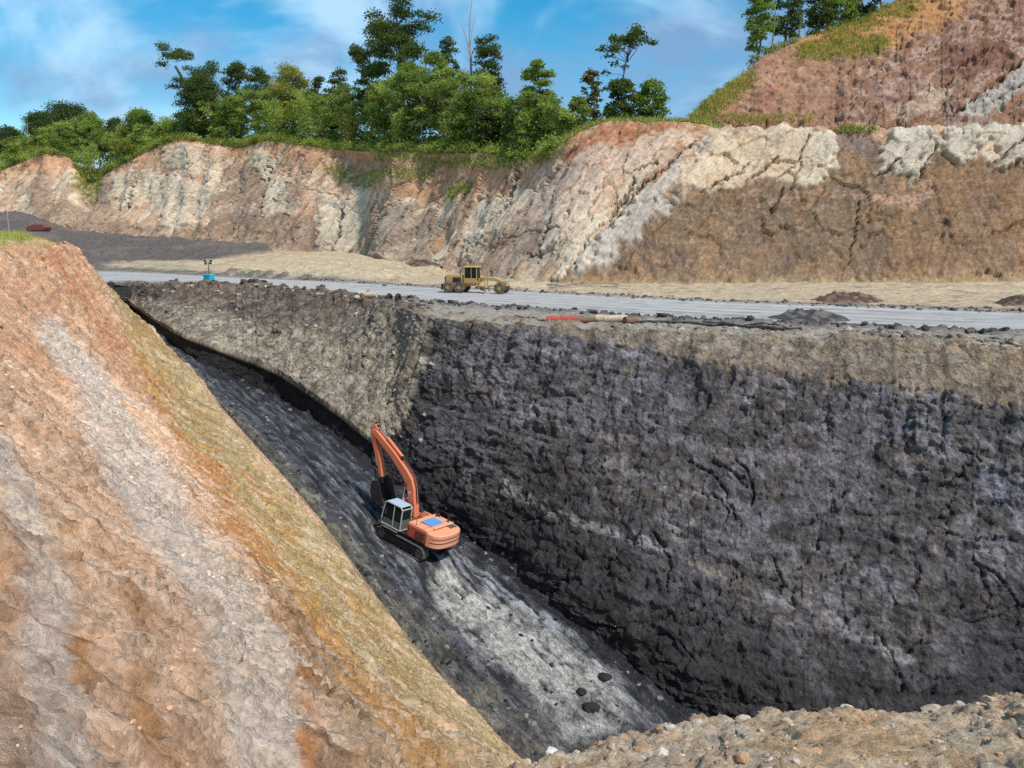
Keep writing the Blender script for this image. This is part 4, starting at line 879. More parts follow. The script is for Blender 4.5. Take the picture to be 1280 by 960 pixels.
for pts in ([(-.6, -1.38, 2.38), (-.6, -1.38, 2.85), (-2.1, -1.38, 2.85), (-2.1, -1.38, 2.38)], [(1.75, -1.4, 2.0), (1.75, -1.4, 2.7), (.3, -1.4, 2.7), (.3, -1.4, 2.2)], [(-.55, 1.36, 2.38), (-.55, 1.36, 2.8), (-1.2, 1.36, 2.8), (-1.2, 1.36, 2.38)]):
    m_ = MB()
    for a, b in zip(pts, pts[1:]): m_.tube(a, b, .022, n=8)
    m_.build('handrail', M_GRIME, ex)
for x in (-1.95, -1.25): MB().box((x, -.02, 2.385), (.02, 2.9, .012)).build('panel_seam', M_GRIME, hood)
for x in (-2.05, -.75): MB().box((x, 1.482, 1.95), (.07, .03, .05)).build('latch', M_GRIME, hood)
MB().box((-.62, 1.482, 1.78), (.02, .012, .82)).build('panel_seam', M_GRIME, hood)
MB().box((-2.6, -.95, 2.29), (.5, .7, .02)).build('tread_plate', M_STEEL, ex)
MB().box((-.35, 1.1, 1.36), (.5, .7, .05)).build('catwalk', M_STEEL, ex, .01)
MB().box((1.1, 1.62, 1.22), (1.6, .22, .05)).build('cab_step', M_STEEL, ex, .01)
for y in (-1.1, -.75): MB().path([(-.1, y, 2.2), (.1, y * .7, 2.4), (.3, YB - .2, 2.3), (.42, YB - .15, 2.9)], [.03] * 4, 7).build('hydraulic_hose', M_GRIME, ex)
# right-hand tank and tool boxes, valve bay in the middle
MB().box((.05, -1.02, 1.76), (1.0, .92, .86)).build('fuel_tank', M_ORANGE, ex, .05)
MB().box((1.25, -1.05, 1.62), (1.4, .82, .56)).build('tool_box', M_ORANGE, ex, .05)
MB().box((-.1, .1, 1.6), (.7, 1.1, .5)).build('valve_bay', paint('rusty_brown_bay', (.12, .045, .03), dirt=.6, dirt_col=(.04, .035, .03)), ex, .03)
# cab
cb_ = MB()
prof = [(.22, 1.34), (2.12, 1.34), (2.18, 1.9), (1.98, 3.02), (1.75, 3.12), (.40, 3.12), (.22, 2.95)]
ycl, ycr = 1.47, .47
def frame_loop(y):
    m_ = MB()
    for a, b in zip(prof, prof[1:] + prof[:1]): m_.tube((a[0], y, a[1]), (b[0], y, b[1]), .055, n=8)
    return m_
fr = frame_loop(ycl); f2_ = frame_loop(ycr); fr.add(f2_.v, f2_.f)
for x, z in prof: fr.tube((x, ycl, z), (x, ycr, z), .05, n=8)
fr.tube((1.02, ycl, 1.34), (1.02, ycl, 3.1), .05, n=8)
cab = fr.build('cab', M_GREYP, ex)
MB().box((1.17, .97, 1.42), (1.86, 1.0, .14)).build('cab_floor', M_GRIME, cab)
MB().box((1.1, .97, 3.16), (1.5, 1.06, .10), taper=(.92, .9)).build('cab_roof', M_CABROOF, cab, .04)
MB().box((.63, 1.475, 1.66), (.72, .02, .52)).box((1.55, 1.475, 1.62), (.95, .02, .42)).build('cab_door_panel', M_CABLOW, cab, .008)
MB().box((.225, .97, 1.75), (.03, .9, .75)).build('cab_rear_panel', M_CABLOW, cab)
def pane(pts):
    m_ = MB(); n = len(pts); nn = (Vector(pts[1]) - Vector(pts[0])).cross(Vector(pts[2]) - Vector(pts[0])).normalized() * .012
    m_.add([Vector(p) - nn for p in pts] + [Vector(p) + nn for p in pts], [tuple(range(n - 1, -1, -1)), tuple(range(n, 2 * n))] + [(i, (i + 1) % n, (i + 1) % n + n, i + n) for i in range(n)])
    return m_
for pts in ([(.28, ycl, 1.92), (.98, ycl, 1.92), (.98, ycl, 3.06), (.42, ycl, 3.06), (.28, ycl, 2.92)], [(1.07, ycl, 1.84), (2.12, ycl, 1.9), (1.94, ycl, 2.98), (1.74, ycl, 3.06), (1.07, ycl, 3.06)],
            [(.28, ycr, 1.5), (2.1, ycr, 1.5), (1.94, ycr, 2.98), (1.74, ycr, 3.06), (.42, ycr, 3.06), (.28, ycr, 2.92)], [(2.16, ycl - .06, 1.9), (2.16, ycr + .06, 1.9), (1.98, ycr + .06, 2.98), (1.98, ycl - .06, 2.98)], [(.23, ycr + .06, 2.15), (.23, ycl - .06, 2.15), (.23, ycl - .06, 2.9), (.23, ycr + .06, 2.9)]):
    pane(pts).build('window_pane', M_GLASS, cab)
st = MB().box((.75, .97, 1.75), (.55, .55, .2)).box((.48, .97, 2.2), (.14, .52, .8), roty(-.12)).build('operator_seat', M_DARK, cab, .04)
MB().tube((1.55, 1.05, 1.5), (1.45, 1.05, 2.1), .03).tube((1.5, .8, 1.5), (1.42, .8, 2.05), .03).build('control_lever', M_DARK, cab)
MB().box((1.7, 1.62, 2.35), (.03, .16, .3)).tube((1.85, 1.48, 2.5), (1.72, 1.6, 2.45), .015, n=6).build('mirror', M_DARK, cab)
# boom, stick, bucket in the machine's own x,z plane
YB = -.12
FOOT = (.45, 2.0)
boom_prof = [(.24, 1.82), (.60, 1.80), (.90, 2.9), (1.24, 3.8), (1.55, 4.32), (2.05, 4.86), (3.45, 5.84), (5.5, 6.92), (5.8, 7.08), (5.75, 7.34), (5.42, 7.4), (3.2, 6.34), (1.6, 5.35), (1.0, 4.85), (.66, 4.2), (.36, 3.1), (.18, 2.18)]
boom = MB().prism(boom_prof, YB - .27, YB + .27).build('boom', M_ORANGE, ex, .04)
MB().tube((FOOT[0], YB - .5, FOOT[1]), (FOOT[0], YB + .5, FOOT[1]), .16, n=16).build('boom_pivot', M_GRIME, boom)
MB().box((.45, YB + .45, 1.75), (.5, .1, .75)).build('boom_bracket', M_ORANGE, ex, .02); MB().box((.45, YB - .45, 1.75), (.5, .1, .75)).build('boom_bracket', M_ORANGE, ex, .02)
for y in (YB - .18, YB + .02): MB().path([(.30, y, 3.2), (.60, y, 4.3), (.95, y, 4.98), (1.6, y, 5.48), (3.1, y, 6.42)], [.035] * 5, 8).build('hose', M_GRIME, boom)
def cyl(name, a, b, r, y, split=.6, parent=ex):
    a_, b_ = Vector((a[0], y, a[1])), Vector((b[0], y, b[1])); mid = a_ + (b_ - a_) * split
    o = MB().tube(a_, mid, r, n=14).build(name, M_ORANGE, parent, 0, True); MB().tube(mid, b_, r * .55, n=12).build('rod', M_CHROME, o, 0, True)
    for q, k in ((a, 1.1), (b, .95)): MB().tube((q[0], y - r, q[1]), (q[0], y + r, q[1]), r * k, n=12).build('pin', M_GRIME, o)
    return o
cyl('boom_cylinder', (1.25, 1.65), (1.42, 4.35), .12, YB + .45); cyl('boom_cylinder', (1.25, 1.65), (1.42, 4.35), .12, YB - .45)
stick_prof = [(5.25, 7.5), (5.62, 7.8), (5.98, 7.45), (5.95, 6.8), (4.90, 4.95), (4.34, 3.85), (4.08, 3.95), (4.52, 5.2), (5.40, 6.7)]
stick = MB().prism(stick_prof, YB - .2, YB + .2).build('stick', M_ORANGE, ex, .04)
cyl('stick_cylinder', (2.4, 6.1), (5.42, 7.68), .13, YB, .62)
cyl('bucket_cylinder', (6.0, 7.3), (4.95, 4.5), .11, YB, .58)
for y in (-.22, .22): MB().tube((4.95, YB + y, 4.5), (4.45, YB + y, 4.1), .06).build('bucket_link', M_GRIME, ex)
for y in (-.2, .2): MB().tube((4.95, YB + y, 4.5), (4.60, YB + y, 3.3), .06).build('bucket_link', M_GRIME, ex)
# bucket: curled shell with side plates and teeth
BX, BZ = .12, .5
def sh(ps): return [(x + BX - .3, z + BZ) for x, z in ps]
arc = sh([(4.6, 3.2), (4.80, 2.70), (4.74, 2.10), (4.40, 1.62), (3.85, 1.40), (3.15, 1.52)])
inn = sh([(3.22, 1.60), (3.84, 1.50), (4.32, 1.70), (4.64, 2.13), (4.70, 2.66), (4.52, 3.12)])
bk = MB().prism(arc + inn, YB - .72, YB + .72).build('bucket', M_GRIME, ex)
for y in (YB - .72, YB + .69): MB().prism(arc + sh([(3.35, 2.0), (3.75, 2.75), (4.0, 3.25)]), y, y + .03).build('side_plate', M_GRIME, bk)
for y in (-.32, .26): MB().prism(sh([(4.10, 3.62), (4.7, 3.12), (4.62, 2.82), (3.98, 3.12)]), YB + y, YB + y + .06).build('bucket_ear', M_GRIME, bk)
for k in range(5): MB().prism(sh([(3.2, 1.50), (3.2, 1.64), (2.82, 1.64)]), YB - .68 + k * .32, YB - .58 + k * .32).build('tooth', M_STEEL, bk)
# work lamp on the boom
MB().box((.9, YB + .40, 3.9), (.14, .12, .14)).build('work_lamp', M_GREYP, ex, .02)

# ------------------------------------------------------------------ motor grader
gp = P(597, 366, z=0.0); 
gr_ = empty('motor_grader', 'dusty yellow motor grader parked along the pale haul road below the cliff', 'grader', (gp[0], gp[1], bench_z(gp) + .02), heading(1, -.32))
def wheel(parent, x, y, r=.70, w=.42, name='wheel'):
    s_ = 1 if y > 0 else -1
    prof_ = [(r * .55, w * .5), (r * .9, w * .5), (r, w * .34), (r, -w * .34), (r * .9, -w * .5), (r * .55, -w * .5)]
    n = 24; v, f = [], []
    for k in range(n):
        a = 2 * math.pi * k / n
        rr = 1.0
        for (q, h) in prof_: v.append((x + q * rr * math.sin(a), y + h, r + q * rr * math.cos(a)))
    m = len(prof_)
    for k in range(n):
        for j in range(m - 1): f.append((k * m + j, k * m + j + 1, ((k + 1) % n) * m + j + 1, ((k + 1) % n) * m + j))
    m_ = MB(); m_.add(v, f)
    for k in range(18):
        a = 2 * math.pi * k / 18
        for h in (-.1, .1): m_.box((x + r * math.sin(a), y + h, r + r * math.cos(a)), (.10, w * .36, .05), roty(a) @ rotz(.5 if h > 0 else -.5))
    wh = m_.build(name, M_TYRE, parent)
    MB().tube((x, y - w * .36 * s_, r), (x, y + w * .30 * s_, r), r * .56, r * .5, n=18).tube((x, y + w * .28 * s_, r), (x, y + w * .42 * s_, r), r * .2, n=12).build('rim', M_YEL, wh)
    return wh
for x in (-3.65, -2.1):
    for y in (-1.08, 1.08): wheel(gr_, x, y)
for y in (-1.05, 1.05): wheel(gr_, 3.35, y)
for y in (-.78, .78): MB().box((-2.88, y, .72), (2.3, .2, .5)).build('tandem_case', M_YEL, gr_, .04)
eh = MB().box((-2.9, 0, 1.62), (2.6, 1.25, 1.25), taper=(.97, .92)).build('engine_housing', M_YEL, gr_, .06)
for y in (-.635, .635): MB().box((-2.6, y, 1.62), (1.1, .03, .62)).build('grille', M_GRIME, eh)
MB().box((-4.25, 0, 1.55), (.12, 1.1, .9)).build('radiator_grille', M_GRIME, eh)
MB().tube((-2.2, -.35, 2.2), (-2.2, -.35, 2.95), .06).build('exhaust_pipe', M_GRIME, gr_)
MB().box((-1.0, 0, 1.1), (2.2, .9, .45)).build('rear_frame', M_YEL, gr_, .04)
gc = MB()
for x in (-1.55, .15):
    for y in (-.72, .72): gc.tube((x, y, 1.25), (x + (.05 if x < 0 else -.05), y * .96, 3.25), .05, n=8)
gc.tube((-.6, -.72, 1.25), (-.6, -.7, 3.25), .045, n=8).tube((-.6, .72, 1.25), (-.6, .7, 3.25), .045, n=8).box((-.7, 0, 1.32), (1.75, 1.5, .18)).box((-.7, -.74, 1.62), (1.7, .04, .5)).box((-.7, .74, 1.62), (1.7, .04, .5))
gcab = gc.build('cab', M_YEL, gr_)
MB().box((-.7, 0, 3.3), (2.0, 1.65, .14), taper=(.95, .92)).build('cab_roof', M_YEL, gcab, .04)
for y in (-.72, .72):
    for x0, x1 in ((-1.48, -.66), (-.54, .08)): pane([(x0, y, 1.9), (x1, y, 1.9), (x1, y * .975, 3.2), (x0, y * .975, 3.2)]).build('window_pane', M_GLASS, gcab)
pane([(.14, -.66, 1.6), (.14, .66, 1.6), (.1, .64, 3.2), (.1, -.64, 3.2)]).build('window_pane', M_GLASS, gcab)
MB().box((-1.05, 0, 1.7), (.5, .5, .15)).box((-1.3, 0, 2.1), (.12, .48, .7)).build('operator_seat', M_DARK, gcab)
MB().tube((-.25, 0, 1.4), (-.4, 0, 2.1), .05).build('steering_column', M_DARK, gcab)
MB().prism([(-.2, 1.2), (-.2, 1.75), (.8, 2.0), (2.4, 1.95), (3.4, 1.55), (4.1, 1.35), (4.1, 1.0), (3.3, 1.05), (2.4, 1.55), (.9, 1.6), (.3, 1.25)], -.17, .17).build('gooseneck_frame', M_YEL, gr_, .03)
MB().tube((3.35, -1.0, .75), (3.35, 1.0, .75), .11).box((3.35, 0, 1.0), (.4, .5, .5)).build('front_axle', M_YEL, gr_)
MB().box((4.05, 0, 1.1), (.25, 1.3, .35)).build('front_bumper', M_YEL, gr_, .03)
MB().tube((3.3, -.5, 1.0), (.9, -.05, .85), .09).tube((3.3, .5, 1.0), (.9, .05, .85), .09).build('drawbar', M_YEL, gr_)
MB().tube((.75, 0, .78), (.75, 0, .92), .75, n=28).build('blade_circle', M_YEL, gr_)
nbl = 9; bv_, bf_ = [], []
for k in range(nbl):
    a = -1.0 + 2.0 * k / (nbl - 1); cx_, cz_ = .95 - .30 * math.cos(a), .52 + .36 * math.sin(a)
    for y in (-1.85, 1.85):
        for o_ in (0, .03): bv_.append((cx_ + o_, y, cz_))
for k in range(nbl - 1):
    a, b = k * 4, k * 4 + 4
    bf_ += [(a, a + 2, b + 2, b), (a + 1, b + 1, b + 3, a + 3), (a, b, b + 1, a + 1), (a + 2, a + 3, b + 3, b + 2)]
mb_ = MB().add(bv_, bf_); mb_.v = [tuple((rotz(.55) @ Vector((x - .8, y, z)))[:]) for x, y, z in mb_.v]; mb_.v = [(x + .8, y, z) for x, y, z in mb_.v]
mb_.build('blade', M_YEL, gr_)
for y in (-.5, .5): o = MB().tube((1.15, y, .9), (1.25, y * .95, 2.9), .065, n=10).build('blade_lift_cylinder', M_YEL, gr_)
for y in (-.55, .55): MB().box((4.1, y, 1.5), (.14, .22, .2)).build('headlight', M_GREYP, gr_, .02)
for y in (-.5, .5): MB().tube((3.9, y, 1.3), (3.9, y, 2.2), .02, n=6).build('marker_post', M_YEL, gr_)
rp = MB().box((-4.6, 0, .95), (.2, 1.9, .25)).tube((-4.3, -.4, .9), (-4.6, -.4, .95), .06).tube((-4.3, .4, .9), (-4.6, .4, .95), .06).build('ripper', M_GRIME, gr_)
for k in range(5): MB().prism([(-4.65, .95), (-4.52, .95), (-4.6, .4), (-4.78, .3)], -.84 + k * .4, -.76 + k * .4).build('shank', M_GRIME, rp)

# ------------------------------------------------------------------ lighting tower
lp = P(262, 355, z=.55)
lt = empty('lighting_tower', 'small teal lighting tower with four black lamps at the pit edge', 'light tower', (lp[0], lp[1], bench_z(lp)), heading(.9, -.45))
MB().box((0, 0, .78), (1.15, 1.0, .78)).build('generator_box', M_TEAL, lt, .05)
MB().box((0, 0, 1.19), (1.2, 1.05, .05)).build('lid', paint('pale_teal_paint', tuple(lin(90, 215, 205)), dirt=.2), lt, .02)
MB().box((0, 0, .34), (1.5, 1.0, .10)).build('chassis', M_GRIME, lt)
for y in (-.62, .62): wheel(lt, 0, y, .28, .16)
MB().tube((.7, 0, .36), (1.7, 0, .34), .05).tube((1.6, 0, .34), (1.6, 0, 0), .04).build('drawbar', M_GRIME, lt)
MB().tube((.05, 0, 1.2), (.05, 0, 2.2), .07).tube((.05, 0, 2.2), (.05, 0, 2.95), .05).build('mast', M_STEEL, lt)
MB().tube((.05, -.62, 2.9), (.05, .62, 2.9), .03).build('crossbar', M_STEEL, lt)
for y, z in ((-.5, 3.08), (.5, 3.08), (-.42, 2.72), (.42, 2.72)):
    l_ = MB().box((0, y, z), (.2, .34, .26), taper=(.7, .8)).build('lamp', M_LAMP, lt, .03); MB().box((-.105, y, z - .02), (.015, .28, .2)).build('lens', M_GREYP, l_)
for sx in (-1, 1):
    for sy in (-1, 1): MB().tube((.55 * sx, .5 * sy, .36), (.75 * sx, .85 * sy, .02), .03, n=8).build('outrigger', M_STEEL, lt)

# ------------------------------------------------------------------ dump truck half hidden at the head of the ramp
tp = P(143, 383, z=-1.8)
dt = empty('dump_truck', 'black dump truck body half hidden behind the clay slope at ramp head', 'truck', (tp[0], tp[1], -1.75), heading(-.75, .66))
tb = MB()
tb.box((-.2, 1.2, 1.95), (5.0, .08, 1.25)).box((-.2, -1.2, 1.95), (5.0, .08, 1.25)).box((-.2, 0, 1.35), (5.0, 2.4, .1)).box((2.28, 0, 2.1), (.08, 2.4, 1.6)).box((2.6, 0, 2.85), (.8, 2.4, .08))
tray = tb.build('tray', M_GRIME, dt, .02)
MB().box((-2.72, 0, 1.95), (.07, 2.3, 1.2)).build('tailgate', M_GRIME, tray, .02)
for k in range(5):
    for y in (-1.27, 1.27): MB().box((-2.4 + k * 1.05, y, 1.95), (.12, .08, 1.2)).build('rib', M_GRIME, tray)
MB().box((3.6, 0, 1.75), (1.6, 2.3, 1.7), taper=(.85, .95)).build('cab', M_RED, dt, .06)
MB().box((.4, 0, .95), (6.6, .9, .3)).build('chassis', M_GRIME, dt)
for x in (-1.9, -.6, 3.3):
    for y in (-1.02, 1.02): wheel(dt, x, y, .52, .34)

# ------------------------------------------------------------------ red steel trough on the far spoil
rp_ = P(49, 287, y=150)
rt = empty('steel_skip', 'long low red steel skip on dark spoil beyond the grassy terrace', 'skip', (rp_[0], rp_[1], rp_[2] - .35), heading(1, -.25))
MB().prism([(-2.1, .2), (1.7, .2), (2.1, .75), (1.9, 1.05), (-1.5, 1.05), (-2.2, .65)], -.9, .9).build('body', paint('weathered_red_steel', tuple(lin(130, 66, 56)), rough=.8, dirt=.8, dirt_col=tuple(lin(110, 80, 66))), rt, .05)
MB().prism([(-1.35, 1.0), (-1.0, 1.28), (1.2, 1.28), (1.7, 1.0)], -.6, .6).build('cover', paint('dull_red_cover', tuple(lin(118, 62, 54)), dirt=.8, dirt_col=tuple(lin(110, 84, 70))), rt, .04)
for y in (-.7, .7): MB().box((-.1, y, .1), (3.6, .16, .2)).build('skid', M_GRIME, rt)

# ------------------------------------------------------------------ litter along the pit rim: pipes, logs, drums
def on_bench(px_, py_, lift=0.0):
    q = P(px_, py_, z=0.0); return (q[0], q[1], bench_z(q) + lift)
def bent_pipe(a, b, r, sag=.1, n=9, name='pipe', mat=M_PIPE, label='', cat='pipe', group=None, wob=.15):
    a, b = Vector(a), Vector(b); pts = []
    d_ = (b - a).normalized(); s_ = d_.cross(Vector((0, 0, 1)))
    for k in range(n):
        t = k / (n - 1); q = a.lerp(b, t) + s_ * wob * math.sin(t * 7.1 + a.x); zz_ = bench_z(q) + r * .9; q.z = max(q.z * .3 + zz_ * .7, zz_); pts.append(q)
    o0 = pts[0].copy(); m_ = MB().path([p - o0 for p in pts], [r] * n, 10)
    o = m_.build(name, mat, None, 0, True); o.location = o0; return tag(o, label, cat, group)
bent_pipe(on_bench(790, 404), on_bench(905, 406.5), .13, label='straight black pipe lying beside the cream drum on the pit rim')
bent_pipe(on_bench(878, 404), on_bench(1000, 418), .15, label='thick black pipe slanting across the pit rim, right end nearest the wall')
bent_pipe(on_bench(900, 404), on_bench(985, 411), .09, label='thin black pipe lying just above the thick slanting pipe', wob=.25)
bent_pipe(on_bench(640, 399), on_bench(684, 401), .08, label='short thin black pipe ending at the red barrel')
def log_thing(name, px_, py_, length, r0, r1, head, mat, label, cat, end_mat=None, lift=0, knots=0):
    c = on_bench(px_, py_, 0); e_ = empty(name, label, cat, c, heading(*head))
    n = 8; pts, rad = [], []
    for k in range(n): t = k / (n - 1); pts.append((-length / 2 + length * t, .04 * math.sin(5 * t), max(r0, r1) * .88 + lift + .02 * math.sin(9 * t))); rad.append((r0 + (r1 - r0) * t) * (1 + .05 * math.sin(13 * t)))
    MB().path(pts, rad, 14).build('body', mat, e_, 0, True)
    for x, r in ((-length / 2 - .01, r0), (length / 2 + .01, r1)): MB().tube((x - .02, 0, max(r0, r1) * .88 + lift), (x + .02, 0, max(r0, r1) * .88 + lift), r * .9, n=14).build('end_face', end_mat or mat, e_)
    return e_
rb_ = log_thing('barrel', 702, 404, 2.6, .32, .34, (1, -.1), M_REDP, 'red plastic barrel lying on the pit rim above the coal face', 'barrel')
for x in (-.8, 0, .8): MB().tube((x - .03, 0, .30), (x + .03, 0, .30), .355, n=16).build('hoop', M_REDP, rb_)
log_thing('timber_log', 733, 404, 1.9, .30, .26, (1, .15), M_WOOD, 'brown timber log lying between the red barrel and the cream drum', 'log', M_GRIME)
cd = log_thing('drum', 764, 404, 2.7, .33, .36, (1, -.12), M_CREAM, 'cream plastic drum lying on the pit rim right of the brown log', 'drum', M_CREAM)
for x in (-.6, .6): MB().tube((x - .03, 0, .32), (x + .03, 0, .32), .365, n=16).build('hoop', M_CREAM, cd)
log_thing('timber_stump', 789, 405, 1.2, .34, .26, (1, .4), M_WOOD, 'short brown timber stump at the right end of cream drum', 'stump')
tk = log_thing('tank', 460, 376, 2.2, .5, .3, (1, -.25), M_CREAM, 'pale cream tank lying tipped on the dark spoil left of the barrel', 'tank', M_CREAM)
MB().box((.1, 0, 1.0), (.3, .3, .2)).build('filler_cap', M_CREAM, tk, .03)
for px_, py_, lab in ((487, 381, 'dark scrap tyre beside the pale tank, left one of two'), (498, 382, 'dark scrap tyre right of its twin beside the pale tank')):
    c = on_bench(px_, py_, 0); e_ = empty('scrap_tyre', lab, 'tyre', c, heading(.3, 1), 'scrap tyres on the pit rim')
    n, m = 20, 8; v, f = [], []
    for a in range(n):
        for b in range(m): A1, B1 = 2 * math.pi * a / n, 2 * math.pi * b / m; v.append(((.42 + .17 * math.cos(B1)) * math.cos(A1), .2 * math.sin(B1), .56 + (.42 + .17 * math.cos(B1)) * math.sin(A1)))
    f = [(a * m + b, a * m + (b + 1) % m, ((a + 1) % n) * m + (b + 1) % m, ((a + 1) % n) * m + b) for a in range(n) for b in range(m)]
    MB().add(v, f).build('carcass', M_DARK, e_, 0, True)
# thin stake on the terrace
sk = P(14, 311, y=70)
q = SLOPE.reshape(-1, 3); sz = q[np.argmin((q[:, 0] - sk[0]) ** 2 + (q[:, 1] - sk[1]) ** 2), 2]
tag(MB().tube((0, 0, -.2), (.03, 0, 2.6), .03, .022, 8).box((.03, 0, 2.5), (.12, .02, .12)).build('survey_stake', M_GREYP), 'thin upright survey stake in the grass at far left terrace', 'stake').location = (sk[0], sk[1], sz)

# ------------------------------------------------------------------ stones
def ico(sub=1):
    bm = bmesh.new(); bmesh.ops.create_icosphere(bm, subdivisions=sub, radius=1); v = np.array([x.co[:] for x in bm.verts]); f = np.array([[x.index for x in q.verts] for q in bm.faces]); bm.free(); return v, f
ICO1, ICO2 = ico(1), ico(2)
def rocks_mesh(name, pts, sizes, cols, mat, kind='stuff', label=None, cat=None, flat=.7, base=ICO1, parent=None):
    """many small stones as one mass."""
    bv_, bf_ = base; V, F, C = [], [], []
    for k, (p, s_) in enumerate(zip(pts, sizes)):
        R = np.linalg.qr(rng.normal(size=(3, 3)))[0]
        w_ = bv_ * (1 + .55 * perlin(bv_ * 1.5 + rng.random(3) * 90)[:, None]) * rng.uniform(.55, 1.3, 3)
        w_ = w_ @ R.T; w_[:, 2] *= flat
        V.append(w_ * s_ + p); F.append(bf_ + k * len(bv_)); C.append(np.broadcast_to(cols[k % len(cols)] * rng.uniform(.75, 1.2), w_.shape))
    me = bpy.data.meshes.new(name); mesh_fill(me, np.concatenate(V), np.concatenate(F)); set_col(me, np.concatenate(C)); me.materials.append(mat); me.shade_flat()
    o = bpy.data.objects.new(name, me); COL.objects.link(o)
    return tag(o, label, cat, None, kind)
M_STONE = earth('stone', rough=.9, scale=9, contrast=.3, bump=.6, dist=.015)
M_CLOD = earth('clod', rough=.95, scale=2.0, contrast=.35, bump=.6, dist=.08)
def grid_pick(G, n, mask=None, wgt=None):
    q = G.reshape(-1, 3)
    if mask is not None: q = q[mask.reshape(-1)]
    return q[rng.integers(0, len(q), n)]
# windrows the grader left
for nm, ypts, n, smin, smax, lab in (('windrow', [(430, 369), (500, 374.5), (640, 385.5), (760, 393), (900, 401), (1000, 405), (1280, 417.5), (1500, 428)], 760, .12, .50, 'row of dark clods along the near edge of haul road'), ('windrow', [(380, 350), (560, 360), (640, 363), (900, 376.5), (1280, 391), (1500, 400)], 420, .10, .36, 'row of dark clods along the far edge of haul road')):
    x = rng.uniform(ypts[0][0], ypts[-1][0], n); yy = itp(x, ypts) + rng.normal(0, .9, n)
    p = P(x, yy, z=0.0); p[:, 2] = [bench_z(q) for q in p]; s_ = smin + (smax - smin) * rng.random(n) ** 2.5
    rocks_mesh(nm, p + np.array([0, 0, .03]), s_, [lin(92, 84, 80), lin(112, 100, 92), lin(76, 70, 68)], M_CLOD, 'stuff', lab, 'windrow')
def pile(px_, py_, n, rad, h, cols, label, smax=.45):
    c = np.array(on_bench(px_, py_, 0)); na, nr = 56, 16
    a = np.arange(na) / na * 2 * math.pi; rr = np.linspace(0, 1, nr + 1)[1:]
    AA, RR = np.meshgrid(a, rr, indexing='ij'); sx = rng.random(3) * 40
    lob = 1 + .35 * perlin(np.stack([np.cos(AA) * 1.4, np.sin(AA) * 1.4, AA * 0], -1) + sx)
    X, Y = 1.5 * rad * RR * lob * np.cos(AA), rad * RR * lob * np.sin(AA)
    q = np.stack([X, Y, X * 0], -1); fa_, ga_, ra_ = facets(q / .5 + sx, .9)
    Z = h * 1.5 * (1 - RR ** 1.6) * (1 + .5 * fbm(q / 1.2 + sx, 3)) + .26 * np.clip(fa_, 0, 1) * (1 - RR ** 4) + .10 * fbm(q / .25 + sx, 2) * (1 - RR ** 6) - .12 * RR ** 3
    ra_ = ra_[..., None]; C = np.where(ra_ < .35, cols[0], np.where(ra_ < .7, cols[1], cols[2])) * (.8 + .4 * ra_)
    V = np.concatenate([np.stack([X, Y, Z], -1).reshape(-1, 3), [[0, 0, h * 1.55]]]); idx = np.arange(na * nr).reshape(na, nr); nx = np.roll(idx, -1, 0)
    T = np.concatenate([np.stack([idx[:, :-1], idx[:, 1:], nx[:, 1:]], -1).reshape(-1, 3), np.stack([idx[:, :-1], nx[:, 1:], nx[:, :-1]], -1).reshape(-1, 3), np.stack([np.full(na, na * nr), idx[:, 0], nx[:, 0]], -1)])
    me = bpy.data.meshes.new('dirt_pile'); mesh_fill(me, V, T); set_col(me, np.concatenate([C.reshape(-1, 3), [cols[0]]])); me.materials.append(M_CLOD)
    o = bpy.data.objects.new('dirt_pile', me); COL.objects.link(o); o.location = [float(x) for x in c]; tag(o, label, 'dirt pile')
DKB = [lin(96, 76, 62), lin(78, 66, 58), lin(116, 94, 76)]; DKG = [lin(82, 78, 76), lin(66, 62, 62), lin(104, 98, 92)]
pile(1060, 376, 60, 2.6, .5, DKB, 'brown dirt pile beyond the haul road, below the right cliff'); pile(1277, 381, 50, 2.2, .6, DKB, 'brown dirt pile beyond the road at the right picture edge')
pile(1012, 399, 70, 2.4, .5, DKG, 'dark clod pile on the near edge of the pale road'); pile(722, 352, 60, 3.0, .6, DKG, 'grey dirt pile at the cliff foot right of the grader'); pile(525, 339, 50, 3.2, .7, DKB, 'dark dirt pile at the cliff foot left of the grader')
# rubble on the rim at the right, on the left spoil brow, along the toe of the slope and at the foot of the wall
bvm = np.broadcast_to(BENCH_V, BENCH.shape[:2]); bpx = np.broadcast_to(BENCH_PX[:, None], BENCH.shape[:2])
p = grid_pick(BENCH, 700, (bvm < .45) & (bvm > .02) & (bpx > 560) & (bpx < 1400)); rocks_mesh('rim_rubble', p, .06 + .26 * rng.random(700) ** 4, [lin(150, 136, 118), lin(118, 106, 94), lin(172, 160, 142)], M_CLOD, 'stuff', 'loose grey rubble along the pit rim', 'rubble')
p = np.concatenate([grid_pick(BENCH, 260, (bvm < .6) & (bvm > .02) & (bpx > 1050) & (bpx < 1190)), grid_pick(BENCH, 160, (bvm < .5) & (bvm > .02) & (bpx > 1200) & (bpx < 1330))]); rocks_mesh('rubble_heap', p, .08 + .34 * rng.random(len(p)) ** 2.5, [lin(132, 118, 102), lin(98, 88, 80), lin(164, 150, 130)], M_CLOD, 'stuff', 'heap of grey rubble on the right pit rim', 'rubble')
p = grid_pick(BENCH, 900, (bvm < .8) & (bvm > .0) & (bpx > 170) & (bpx < 540)); rocks_mesh('spoil_clods', p, .10 + .42 * rng.random(900) ** 4, [lin(96, 84, 76), lin(74, 66, 62), lin(130, 112, 96)], M_CLOD, 'stuff', 'dark clods on the left spoil brow', 'clods')
wpx = np.broadcast_to(WALL_PX[:, None], WALL.shape[:2]); wvv = np.broadcast_to(wv, WALL.shape[:2])
